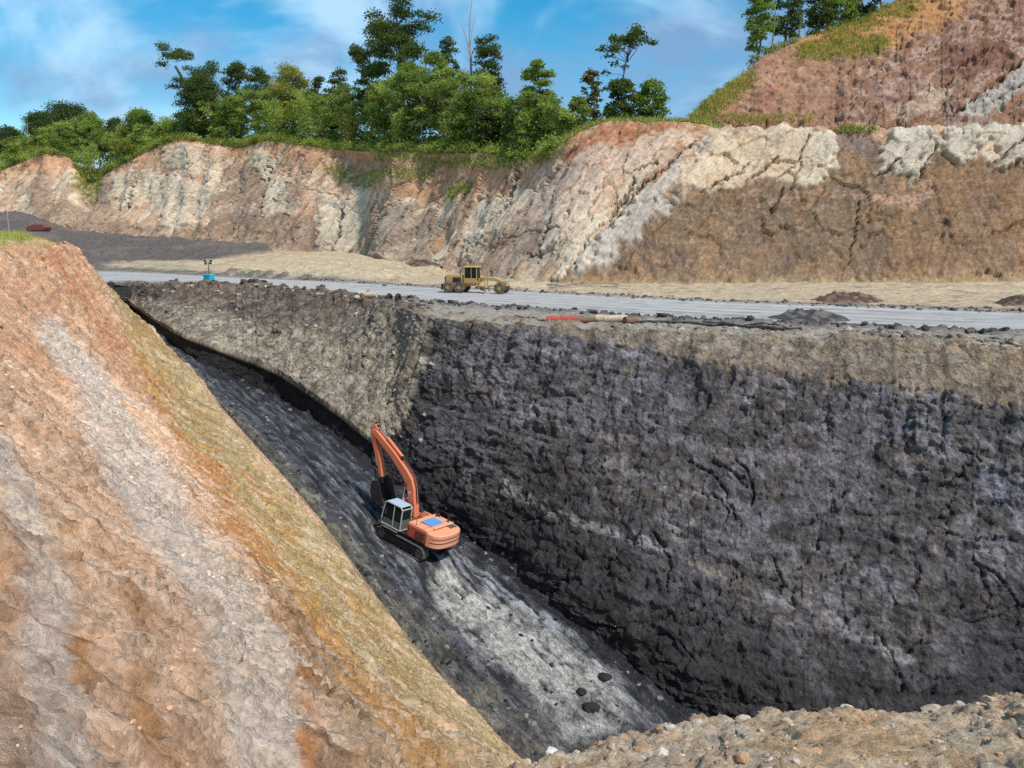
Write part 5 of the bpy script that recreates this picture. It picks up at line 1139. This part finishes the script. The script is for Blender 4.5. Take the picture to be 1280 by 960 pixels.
p = grid_pick(WALL, 500, (wpx < 540) & (wpx > 180) & (wvv < 1.9)); rocks_mesh('batter_clods', p, .08 + .30 * rng.random(500) ** 4, [lin(150, 138, 118), lin(112, 100, 88), lin(176, 164, 144)], M_CLOD, 'stuff', 'clods stuck on the grey spoil slope', 'clods')
fvv = np.broadcast_to(fv, FLOOR.shape[:2])
p = np.concatenate([grid_pick(FLOOR, 1300, (fvv < .24)), grid_pick(FLOOR, 1300, fvv > .72), grid_pick(FLOOR, 900, (fvv > .2) & (fvv < .8))]); rocks_mesh('coal_rubble', p, .03 + .22 * rng.random(len(p)) ** 5, [lin(52, 50, 52), lin(84, 82, 84), lin(40, 38, 40), lin(130, 124, 116)], M_CLOD, 'stuff', 'coal lumps and rubble on the pit floor', 'rubble')
svv = np.broadcast_to(SLOPE_V, SLOPE.shape[:2])
nb = fbm(SLOPE / 1.6 + 30, 3); sx_, sy_ = proj(SLOPE); vis = (svv > 1.02) & (svv < 1.95) & (sx_ > -60) & (sy_ < 1010)
ii = np.flatnonzero((vis & ((nb > .12) | (rng.random(nb.shape) < .15))).ravel()); ii = ii[rng.integers(0, len(ii), 5000)]
p = SLOPE.reshape(-1, 3)[ii]; sz_ = (.020 + .075 * rng.random(len(p)) ** 3) * np.clip(np.linalg.norm(p, axis=1) / 22, .5, 1.6); sc_ = _SLOPE_COL.reshape(-1, 3)[ii]
rocks_mesh('slope_stones', p, sz_, sc_ * .92, M_STONE, 'stuff', 'small clay lumps stuck on the slope', 'stones')
lvv = np.broadcast_to(LEDGE_V, LEDGE.shape[:2])
nb = fbm(LEDGE / .35 + 50, 3); p = np.concatenate([grid_pick(LEDGE, 3200, (lvv > 1.75) & (lvv < 3.0) & (nb > .1)), grid_pick(LEDGE, 2600, (lvv > 1.75) & (lvv < 3.0))]); sz_ = .005 + .034 * rng.random(len(p)) ** 4; p[:, 2] -= sz_ * .3; rocks_mesh('gravel', p, sz_, [lin(186, 164, 138), lin(160, 132, 106), lin(196, 182, 164), lin(140, 116, 94), lin(178, 140, 104)], M_STONE, 'stuff', 'loose gravel on the foreground ledge', 'gravel')
def ledge_at(px_, py_):
    a, b = proj(LEDGE); m_ = (a - px_) ** 2 + (b - py_) ** 2 + 1e6 * (lvv < 1.6); return LEDGE.reshape(-1, 3)[np.argmin(m_)]
for px_, py_, s_, c_, lab in ((1057, 884, .045, lin(224, 216, 204), 'upright white stone on the ledge edge, right of centre'), (690, 937, .042, lin(226, 222, 212), 'flat white stone at the left end of the gravel ledge'), (660, 942, .032, lin(206, 190, 166), 'small pale stone left of the flat white stone'), (836, 905, .034, lin(214, 204, 190), 'round pale stone on the ledge brow left of centre'),
                           (871, 898, .030, lin(204, 196, 184), 'small pale stone on the ledge brow above the gravel'), (1176, 938, .034, lin(226, 216, 200), 'white stone lying alone on the gravel near the bottom right'), (1165, 884, .06, lin(200, 180, 156), 'broad tan stone half buried in ledge edge at right'), (1200, 880, .055, lin(206, 188, 166), 'broad pale stone beside the tan one on the right ledge edge'),
                           (930, 893, .05, lin(212, 196, 174), 'pale bumpy stone on the ledge edge near middle'), (1105, 892, .05, lin(198, 178, 150), 'tan stone on ledge edge just right of upright white stone'), (1236, 872, .05, lin(204, 182, 152), 'tan stone near the right end of the ledge edge'), (985, 899, .04, lin(204, 186, 160), 'tan stone on the ledge edge left of upright white stone')):
    q = ledge_at(px_, py_ + 4); bv_, bf_ = ICO2
    R = np.linalg.qr(rng.normal(size=(3, 3)))[0]; w_ = bv_.copy()
    for _ in range(9):
        d_ = rng.normal(size=3); d_ /= np.linalg.norm(d_); e_ = w_ @ d_ - rng.uniform(.45, .8); w_ = w_ - np.clip(e_, 0, None)[:, None] * d_      # chipped faces
    w_ = w_ * (1 + .10 * perlin(w_ * 2.5 + rng.random(3) * 90)[:, None]) * np.array([1.35, 1.0, .85]); w_ *= s_ * .95
    me = bpy.data.meshes.new('stone'); mesh_fill(me, w_, bf_); set_col(me, np.broadcast_to(c_ * .82, w_.shape)); me.materials.append(M_STONE); me.shade_flat()
    o = bpy.data.objects.new('stone', me); COL.objects.link(o); o.location = (float(q[0]), float(q[1]), float(q[2]) + s_ * .15); tag(o, lab, 'stone', 'larger stones on the gravel ledge')
# dark boulders on the pale floor
def floor_at(px_, py_):
    a, b = proj(FLOOR); return FLOOR.reshape(-1, 3)[np.argmin((a - px_) ** 2 + (b - py_) ** 2)]
for px_, py_, s_, lab in ((740, 887, .45, 'black coal boulder on pale mud near bottom of the ramp'), (726, 866, .3, 'small black coal boulder above the larger one on pale mud'), (757, 848, .35, 'dark coal lump on the right border of the pale mud')):
    q = floor_at(px_, py_); bv_, bf_ = ICO2; w_ = bv_ * (1 + .5 * perlin(bv_ * 1.4 + rng.random(3) * 90)[:, None]) * s_ * np.array([1.2, 1, .7])
    me = bpy.data.meshes.new('coal_boulder'); mesh_fill(me, w_, bf_); set_col(me, np.broadcast_to(lin(48, 45, 46), w_.shape)); me.materials.append(M_CLOD); me.shade_flat()
    o = bpy.data.objects.new('coal_boulder', me); COL.objects.link(o); o.location = (float(q[0]), float(q[1]), float(q[2]) + s_ * .3); tag(o, lab, 'boulder', 'coal boulders on the ramp')
# ------------------------------------------------------------------ trees
TONES = {'dark': (lin(66, 80, 44), lin(102, 116, 62)), 'mid': (lin(106, 124, 56), lin(146, 162, 84)), 'light': (lin(150, 164, 74), lin(186, 192, 108)), 'olive': (lin(130, 132, 58), lin(168, 162, 84)), 'yellow': (lin(160, 152, 64), lin(182, 170, 94)), 'brown': (lin(92, 84, 52), lin(132, 110, 68))}
def leaf_quads(c, size, cols, droop=.0, aspect=.55):
    """one quad per leaf spray."""
    n = len(c); a = rng.normal(size=(n, 3)); a[:, 2] = a[:, 2] * .6 - droop; a /= np.linalg.norm(a, axis=1)[:, None]
    b = np.cross(a, rng.normal(size=(n, 3))); b /= np.linalg.norm(b, axis=1)[:, None] + 1e-6
    s_ = (size * rng.uniform(.55, 1.3, n))[:, None]; a *= s_ * .5; b *= s_ * .5 * aspect
    v = np.stack([c - a, c + b * 1.0 - a * .1, c + a, c - b * 1.0 - a * .1], 1).reshape(-1, 3)
    return v, np.arange(4 * n).reshape(n, 4), np.repeat(cols, 4, 0)
def leaf_obj(name, V, Q, C, mat, parent=None):
    me = bpy.data.meshes.new(name); mesh_fill(me, V, Q); set_col(me, C); me.materials.append(mat)
    o = bpy.data.objects.new(name, me); COL.objects.link(o)
    if parent: o.parent = parent
    return o
def clump_leaves(centers, radii, per, size, tone, droop=.1, squash=.75):
    lo, hi = TONES[tone]; C, K = [], []
    for c, r in zip(centers, radii):
        n = max(6, int(per * r * r)); d = rng.normal(size=(n, 3)); d /= np.linalg.norm(d, axis=1)[:, None]
        d[:, 2] = np.where(d[:, 2] < -.35, -d[:, 2] * .5, d[:, 2])
        rr = r * (rng.random(n) ** .45); q = d * rr[:, None] * np.array([1, 1, squash]); q += .25 * r * rng.normal(size=(n, 3)) * .5
        C.append(q + c); K.append(lo + (hi - lo) * np.clip(rng.random() * .75 + rng.random(n)[:, None] * .4, 0, 1.1))
    C = np.concatenate(C); K = np.concatenate(K)
    return leaf_quads(C, size, K, droop)
def limb(m_, a, b, r0, r1, bend=.12, n=4):
    a, b = np.array(a, float), np.array(b, float); L_ = np.linalg.norm(b - a); off = rng.normal(size=3) * bend * L_
    pts = [tuple(a + (b - a) * t + off * math.sin(math.pi * t)) for t in np.linspace(0, 1, n)]; m_.path(pts, list(np.linspace(r0, r1, n)), 6)
def make_tree(pxq, top, off, wpx, kind, tone, label, base=None, group=None, pale=False, name='tree'):
    g = hill_point(pxq, off) if base is None else np.array(base)
    tz = P(pxq, top, y=g[1])[2]; H = max(3.0, tz - g[2]); W = wpx / FPX * g[1]
    t = empty(name, label, 'tree', (g[0], g[1], g[2] - .2), None, group)
    m_ = MB(); cen, rad = [], []; size = .62; per = 46; droop = .15; sq = .75
    r0 = max(.10, H * .016) * (2.2 if kind == 'crooked' else 1)
    if kind == 'round':
        limb(m_, (0, 0, 0), (rng.normal() * .3, 0, H * .72), r0, r0 * .4)
        n = 40
        for k in range(n):
            z = H * rng.uniform(.30, .93); u = (z / H - .30) / .63; w_ = W * .5 * math.sqrt(max(.05, 1 - (2 * u - .9) ** 2)) * .86
            a = rng.random() * 6.283; r_ = w_ * rng.uniform(.35, 1); c = np.array([r_ * math.cos(a), r_ * math.sin(a), z]); cen.append(c); rad.append(W * rng.uniform(.14, .24))
            if k % 3 == 0: limb(m_, (0, 0, z * .72), c, r0 * .35, r0 * .08)
        cen.append(np.array([0, 0, H * .93])); rad.append(W * .16)
    elif kind == 'dense':
        limb(m_, (0, 0, 0), (0, 0, H * .7), r0, r0 * .4)
        for k in range(60):
            z = H * rng.uniform(.12, .93); u = (z / H - .12) / .81; w_ = W * .5 * max(.15, math.sin(math.pi * min(1, .18 + .8 * u)) ** .6); a = rng.random() * 6.283; r_ = w_ * rng.uniform(.5, 1) * .8
            cen.append(np.array([r_ * math.cos(a), r_ * math.sin(a), z])); rad.append(W * rng.uniform(.13, .22))
    elif kind == 'emergent':
        lean = rng.normal() * .02 * H; limb(m_, (0, 0, 0), (lean, 0, H * .82), r0 * 1.15, r0 * .35, .02, 6)
        for k in range(24):
            z0 = H * rng.uniform(.40, .80); a = rng.random() * 6.283; r_ = W * .5 * rng.uniform(.35, .85) * (1 - .25 * (z0 / H - .5)); z = z0 + H * rng.uniform(.02, .15)
            c = np.array([lean * z / H + r_ * math.cos(a), r_ * math.sin(a), min(z, H * .94)]); limb(m_, (lean * z0 / H, 0, z0), c, r0 * .42, r0 * .08); 
            for j in range(3): cen.append(c + rng.normal(size=3) * W * .065); rad.append(W * rng.uniform(.10, .17))
        cen.append(np.array([lean, 0, H * .94])); rad.append(W * .15); per = 40
    elif kind == 'umbrella':
        lean = rng.normal() * .03 * H; limb(m_, (0, 0, 0), (lean, 0, H * .80), r0 * .8, r0 * .3, .02, 6)
        for k in range(13):
            a = rng.random() * 6.283; r_ = W * .5 * rng.uniform(.3, .9); z = H * (.95 - .22 * (r_ / (W * .5)) ** 2 * rng.random() - .10 * rng.random()); c = np.array([lean + r_ * math.cos(a), r_ * math.sin(a), z])
            limb(m_, (lean * .8, 0, H * .66 + .1 * H * rng.random()), c, r0 * .3, r0 * .07); cen += [c, c + rng.normal(size=3) * W * .08]; rad += [W * .16, W * .13]
        for k in range(7):
            z = H * rng.uniform(.35, .62); a = rng.random() * 6.283; r_ = W * rng.uniform(.12, .34); c = np.array([r_ * math.cos(a) - W * .12, r_ * math.sin(a), z]); limb(m_, (0, 0, z - .03 * H), c, r0 * .2, r0 * .06); cen.append(c); rad.append(W * rng.uniform(.08, .13))
        per = 34
    elif kind == 'layered':
        limb(m_, (0, 0, 0), (0, 0, H * .88), r0, r0 * .3, .03, 5)
        for k in range(16):
            z = H * (.3 + .6 * (k / 15)); a = k * 2.4; r_ = W * .5 * rng.uniform(.5, 1) * (1.08 - .55 * (k / 15)); c = np.array([r_ * math.cos(a), r_ * math.sin(a), z + .03 * H]); limb(m_, (0, 0, z - .02 * H), c, r0 * .3, r0 * .06)
            for j in range(4): q = c * np.array([1, 1, 1]) * 1.0; s_ = rng.uniform(.35, 1.05); cen.append(np.array([c[0] * s_, c[1] * s_, c[2] + rng.normal() * .012 * H])); rad.append(W * rng.uniform(.09, .14))
        cen.append(np.array([0, 0, H * .93])); rad.append(W * .12); sq = .4
    elif kind == 'crooked':
        k1 = np.array([-.10 * W, 0, H * .55]); k2 = np.array([-.30 * W, 0, H * .78]); limb(m_, (W * .42, 0, 0), k1, r0 * 1.1, r0 * .7, .02); limb(m_, k1, k2, r0 * .7, r0 * .4, .04); limb(m_, k1, (.28 * W, 0, H * .74), r0 * .5, r0 * .25, .05)
        for c, R_, n in ((k2 + np.array([-.02 * W, 0, .10 * H]), .24, 14), (np.array([.30 * W, 0, H * .72]), .24, 12), (np.array([-.08 * W, 0, H * .60]), .2, 8)):
            for j in range(n): cen.append(c + rng.normal(size=3) * np.array([R_, R_, R_ * .8]) * W * .62); rad.append(W * rng.uniform(.10, .16))
        per = 40
    elif kind == 'feather':
        size = .55; n = 9
        V, Q, C = [], [], []; lo, hi = TONES[tone]; cc, kk = [], []
        for k in range(n):
            a = rng.random() * 6.283; r_ = W * .42 * rng.uniform(.1, 1); hgt = H * rng.uniform(.62, .97); bx_, by_ = .25 * r_ * math.cos(a), .25 * r_ * math.sin(a)
            tp_ = np.array([r_ * math.cos(a), r_ * math.sin(a), hgt]); limb(m_, (bx_, by_, 0), tp_, .07, .02, .04)
            m = 320; tt = rng.random(m) ** .65; tt = .18 + .84 * tt
            p = np.array([bx_, by_, 0]) + (tp_ - np.array([bx_, by_, 0])) * tt[:, None] + rng.normal(size=(m, 3)) * np.array([.12, .12, .05]) * W * (1.15 - .7 * tt)[:, None]
            cc.append(p); kk.append(lo + (hi - lo) * np.clip(rng.random() * .6 + .5 * rng.random(m)[:, None], 0, 1.2))
        v_, q_, c_ = leaf_quads(np.concatenate(cc), size, np.concatenate(kk), .5, .4)
    elif kind == 'bare':
        limb(m_, (0, 0, 0), (0, 0, H * .62), r0 * .8, r0 * .45, .015, 6); limb(m_, (0, 0, H * .6), (W * .06, 0, H), r0 * .45, r0 * .12, .03); limb(m_, (0, 0, H * .62), (-W * .30, 0, H * .84), r0 * .35, r0 * .10, .05); limb(m_, (0, 0, H * .7), (W * .22, .1, H * .92), r0 * .2, r0 * .05)
        for k in range(5): z = H * rng.uniform(.45, .8); limb(m_, (0, 0, z), (rng.normal() * W * .16, rng.normal() * W * .16, z + H * .06), r0 * .14, r0 * .04)
    tk_ = m_.build('trunk', M_PALEBARK if (pale or kind == 'bare') else M_BARK, t, 0, True)
    if kind == 'bare': return t
    if kind != 'feather': v_, q_, c_ = clump_leaves(cen, rad, per * 1.0, size, tone, droop, sq)
    leaf_obj('crown', v_, q_, c_, M_LEAF, t)
    return t
GF = 'forest trees along the cliff top'
TREES = [
 (-30, 150, 26, 70, 'round', 'dark', 'dark tree cut by the left picture edge'), (14, 158, 22, 50, 'round', 'dark', 'low dark tree at the far left end of the forest'), (40, 148, 16, 22, 'bare', 'dark', 'thin pale leafless tree among the far left trees'), (62, 140, 30, 50, 'round', 'dark', 'dark tree just right of the thin leafless one at far left'),
 (92, 127, 30, 62, 'dense', 'dark', 'broadest dark tree of the far left group'), (124, 138, 24, 44, 'round', 'mid', 'mid green tree right of the broad dark far left tree'), (150, 148, 26, 40, 'round', 'dark', 'dark tree midway between notch and yellow green bamboo'), (180, 136, 22, 48, 'dense', 'mid', 'bushy green tree left of the yellow green bamboo clump'),
 (112, 176, 3, 32, 'feather', 'light', 'light green bamboo clump in the notch of the left cliff'), (70, 168, 6, 34, 'feather', 'mid', 'green bamboo clump above the leftmost cliff spur'), (160, 168, 8, 36, 'feather', 'olive', 'olive bamboo clump on the cliff edge right of the notch'), (213, 138, 10, 42, 'feather', 'light', 'yellow green bamboo clump left of the dense round tree'),
 (247, 55, 20, 60, 'crooked', 'dark', 'crooked leaning tree with tufted crown above the dense round tree'), (257, 94, 14, 66, 'dense', 'dark', 'dense dark round tree under the crooked leaning one'), (290, 120, 8, 40, 'dense', 'mid', 'bushy green tree at the right foot of dense dark round tree'), (303, 73, 26, 42, 'round', 'dark', 'tall dark tree second right of the crooked leaning tree'),
 (331, 82, 28, 40, 'round', 'dark', 'dark tree between the tall dark one and light green dome'), (368, 82, 18, 64, 'round', 'olive', 'light green domed tree left of centre on cliff top'), (342, 122, 7, 44, 'feather', 'light', 'light green bamboo clump below the light green domed tree, left side'), (392, 116, 7, 44, 'feather', 'light', 'light green bamboo clump below the light green domed tree, right side'),
 (402, 92, 28, 34, 'round', 'dark', 'small dark tree right of the light green domed tree'), (428, 79, 28, 42, 'dense', 'dark', 'dark rounded tree left of the two tiered tree'), (465, 47, 28, 50, 'emergent', 'dark', 'two tiered dark tree left of the tallest tree'), (503, -14, 28, 88, 'emergent', 'dark', 'tallest dark emergent tree reaching above the picture top'),
 (440, 128, 8, 46, 'feather', 'olive', 'olive green thicket tree below the dark rounded tree'), (482, 108, 12, 48, 'round', 'mid', 'green tree in front of the two tiered tree trunk'), (515, 76, 14, 56, 'round', 'mid', 'bright green tree in front of the tallest tree trunk'), (545, 58, 16, 48, 'round', 'mid', 'layered green tree right of the tallest tree'),
 (564, 37, 26, 38, 'dense', 'dark', 'dark columnar tree left of the bare dead trunk'), (590, -6, 22, 40, 'bare', 'dark', 'bare dead trunk rising against the sky'), (609, 28, 24, 44, 'dense', 'dark', 'tall dark columnar tree right of the bare dead trunk'), (528, 104, 8, 40, 'umbrella', 'mid', 'slim green tree with pale trunk, left of pair below the tallest tree'),
 (556, 98, 8, 46, 'umbrella', 'mid', 'slim green tree with pale trunk, right of pair below the tallest tree'), (583, 112, 8, 50, 'dense', 'mid', 'bushy green tree below the bare dead trunk'), (498, 132, 5, 38, 'feather', 'light', 'light green bamboo clump below the bright green tree'), (612, 132, 7, 50, 'dense', 'dark', 'dark bush tree below the tall columnar tree'),
 (636, 118, 10, 44, 'feather', 'mid', 'green bamboo clump left of the spreading layered tree'), (672, 74, 14, 76, 'layered', 'mid', 'spreading tree with flat layered branches right of centre'), (655, 138, 4, 40, 'dense', 'mid', 'bushy green tree at the foot of the spreading layered tree'), (738, 84, 14, 30, 'dense', 'brown', 'small dark conical tree left of the tall slim umbrella tree'),
 (777, 34, 18, 58, 'umbrella', 'dark', 'tall slim umbrella tree standing alone against the sky'), (775, 96, 10, 46, 'dense', 'dark', 'wide dark bush tree at the foot of the umbrella tree'), (812, 98, 12, 46, 'dense', 'mid', 'wide green bush tree right of the umbrella tree foot'), (722, 118, 8, 34, 'dense', 'mid', 'low green tree left of the small conical tree'),
]
for a in TREES: make_tree(*a, group=GF, pale=('pale trunk' in a[6] or a[4] == 'emergent'))
# trees crowning the upper cliff on the right
def up_point(pxq, k=2.0, back=1.5):
    i = int(np.argmin(np.abs(UP_PX - pxq))); j = int(np.argmin(np.abs(UP_V - k))); q = UP[i, j].copy(); q[1] += back; return q
for pxq, top, w_, kind, tone, lab, pale in ((950, -22, 40, 'dense', 'mid', 'leftmost tall green tree on top of the right hill', False), (966, -40, 38, 'umbrella', 'mid', 'slim pale trunked tree second from left on the right hill', True), (984, -50, 40, 'dense', 'dark', 'dark tall tree third from left on the right hill', False), (1003, -60, 40, 'umbrella', 'dark', 'slim pale trunked tree fourth from left on the right hill', True),
                                            (1026, -40, 44, 'dense', 'dark', 'dark bushy tree fifth from left on the right hill', False), (1052, -40, 44, 'dense', 'mid', 'green bushy tree sixth from left on the right hill', False), (1080, -56, 44, 'dense', 'dark', 'dark bushy tree seventh from left, by the ochre grass', False), (1106, -70, 40, 'round', 'dark', 'dark tree at the right end of the hilltop row', False)):
    make_tree(pxq, top, 0, w_, kind, tone, lab, base=up_point(pxq), group='trees on top of the right hill', pale=pale)

# ------------------------------------------------------------------ undergrowth, shrubs and grass
def scatter_clumps(name, pts, rmin, rmax, per, size, tones, label, droop=.2):
    V, Q, C, o_ = [], [], [], 0
    for k, p in enumerate(pts):
        r = rng.uniform(rmin, rmax); v, q, c = clump_leaves([np.array([p[0], p[1], p[2] + r * .4])], [r], per, size, tones[rng.integers(len(tones))], droop, .9)
        V.append(v); Q.append(q + o_); C.append(c); o_ += len(v)
    o = leaf_obj(name, np.concatenate(V), np.concatenate(Q), np.concatenate(C), M_LEAF); return tag(o, label, 'undergrowth', None, 'stuff')
SKYL = [(-80, 168), (0, 170), (40, 165), (60, 152), (100, 144), (150, 156), (190, 150), (215, 152), (240, 128), (262, 112), (290, 118), (310, 106), (350, 108), (375, 102), (405, 116), (430, 104), (470, 100), (505, 84), (545, 78), (570, 76), (590, 92), (612, 86), (632, 122), (660, 112), (690, 116), (705, 138), (735, 122), (760, 122), (800, 118), (835, 124)]
pts = []
for k in range(3600):
    x = rng.uniform(-80, 715); g_ = hill_point(x, 6 + 26 * rng.random()); zt = P(x, float(itp(np.array([x]), SKYL)[0]) + 4, y=g_[1])[2]
    if zt > g_[2] + 2: pts.append(np.array([g_[0], g_[1], g_[2] + (zt - g_[2] - 1.2) * rng.random() ** 1.25]))
scatter_clumps('forest_understorey', pts, .8, 2.0, 30, .6, ['mid', 'mid', 'mid', 'light', 'light', 'olive', 'dark'], 'dense green understorey filling the forest between the trees')
pts = []
for k in range(1500):
    x = rng.uniform(-90, 705); off = -.3 + 24 * rng.random() ** 1.6; pts.append(hill_point(x, off))
scatter_clumps('undergrowth', pts, .7, 2.2, 30, .5, ['mid', 'light', 'olive', 'mid', 'light', 'dark'], 'thick green undergrowth below the forest trees')
pts = [hill_point(rng.uniform(690, 872), 2 + 14 * rng.random()) for _ in range(90)] + [hill_point(rng.uniform(800, 866), 8 + 8 * rng.random()) for _ in range(60)]
scatter_clumps('hilltop_scrub', pts, .4, 1.3, 28, .42, ['olive', 'mid', 'brown', 'olive'], 'low olive scrub on the bare hilltop right of centre')
pts = [up_point(rng.uniform(940, 1112), rng.uniform(1.95, 2.0), 1.0) for _ in range(70)]
scatter_clumps('hilltop_bushes', pts, .6, 1.7, 30, .45, ['mid', 'dark', 'mid', 'olive'], 'green bushes below the trees on the right hilltop')
def blades(name, base_pts, h, tones, label, lean=.4, w=.05, per=7, spread=.35):
    P_ = np.repeat(np.asarray(base_pts), per, 0); n = len(P_); P_ = P_ + rng.normal(size=(n, 3)) * np.array([spread, spread, .03])
    hh = h * rng.uniform(.5, 1.25, n); d = rng.normal(size=(n, 3)) * lean; d[:, 2] = 1; d /= np.linalg.norm(d, axis=1)[:, None]
    s_ = np.cross(d, rng.normal(size=(n, 3))); s_ /= np.linalg.norm(s_, axis=1)[:, None]; s_ *= w
    V = np.stack([P_ - s_, P_ + s_, P_ + d * hh[:, None]], 1).reshape(-1, 3); t_ = rng.integers(0, len(tones), n); lo = np.array([TONES[x][0] for x in tones]); hi = np.array([TONES[x][1] for x in tones])
    c = lo[t_] + (hi[t_] - lo[t_]) * rng.random((n, 1)); o = leaf_obj(name, V, np.arange(3 * n).reshape(n, 3), np.repeat(c, 3, 0), M_GRASS); return tag(o, label, 'grass', None, 'stuff')
a_, b_ = CLIFF_PXY
upp = proj(UP)
def near_line(G, PXY, line, w_, n):
    m_ = strip(PXY[0], PXY[1], line, w_) > .3; q = G[m_]; return q[rng.integers(0, len(q), n)]
crest_pts = [hill_point(rng.uniform(-60, 900), 5 * rng.random()) for _ in range(2600)]
blades('crest_grass', crest_pts, .9, ['olive', 'light', 'yellow', 'mid'], 'coarse grass along the brow of the far cliff', .5, .07, 6, .5)
sl_pts = np.concatenate([near_line(UP, upp, [(878, 140), (900, 122), (930, 98)], 17, 900), near_line(UP, upp, [(1010, 64), (1040, 62), (1100, 56)], 13, 700), near_line(UP, upp, [(1040, 44), (1090, 24), (1140, 4)], 13, 500), near_line(UP, upp, [(900, 148), (960, 150), (1010, 148)], 6, 250)])
blades('hillside_grass', sl_pts, .7, ['olive', 'yellow', 'yellow', 'olive'], 'yellow green grass patches on the right hillside', .5, .07, 6, .4)
cl_pts = np.concatenate([near_line(CLIFF, CLIFF_PXY, l_, w_, n_) for l_, w_, n_ in (([(415, 214), (455, 222), (480, 220)], 11, 260), ([(500, 220), (530, 214)], 9, 160), ([(560, 240), (582, 232)], 7, 130), ([(98, 226), (112, 242), (120, 225)], 12, 320), ([(470, 194), (560, 200), (640, 206), (688, 192), (705, 180)], 8, 600), ([(1040, 162), (1090, 162)], 4, 100))])
blades('cliff_scrub', cl_pts, .8, ['olive', 'mid', 'light'], 'green tufts growing on ledges of the far cliff', .6, .08, 6, .45)
scatter_clumps('cliff_bushes', cl_pts[rng.integers(0, len(cl_pts), 130)], .3, .8, 40, .4, ['olive', 'mid'], 'small bushes clinging to the far cliff')
sp_ = proj(SLOPE); m_ = (np.broadcast_to(SLOPE_V, SLOPE.shape[:2]) > 2.0) & (sp_[0] > -160) & (sp_[0] < 34) & (SLOPE[..., 1] > 30)
q = SLOPE[m_]; q = q[rng.integers(0, len(q), 700)]
blades('terrace_grass', q, .75, ['light', 'light', 'yellow'], 'bright green grass on the left terrace', .35, .03, 12, .35)
m_ = (np.broadcast_to(SLOPE_V, SLOPE.shape[:2]) > 1.99) & (sp_[0] > 20) & (sp_[0] < 110) & (SLOPE[..., 1] > 40)
q = SLOPE[m_]; q = q[rng.integers(0, len(q), 160)]
blades('dry_grass', q, .35, ['yellow', 'olive'], 'sparse dry grass along the terrace brow', .5, .02, 8, .3)
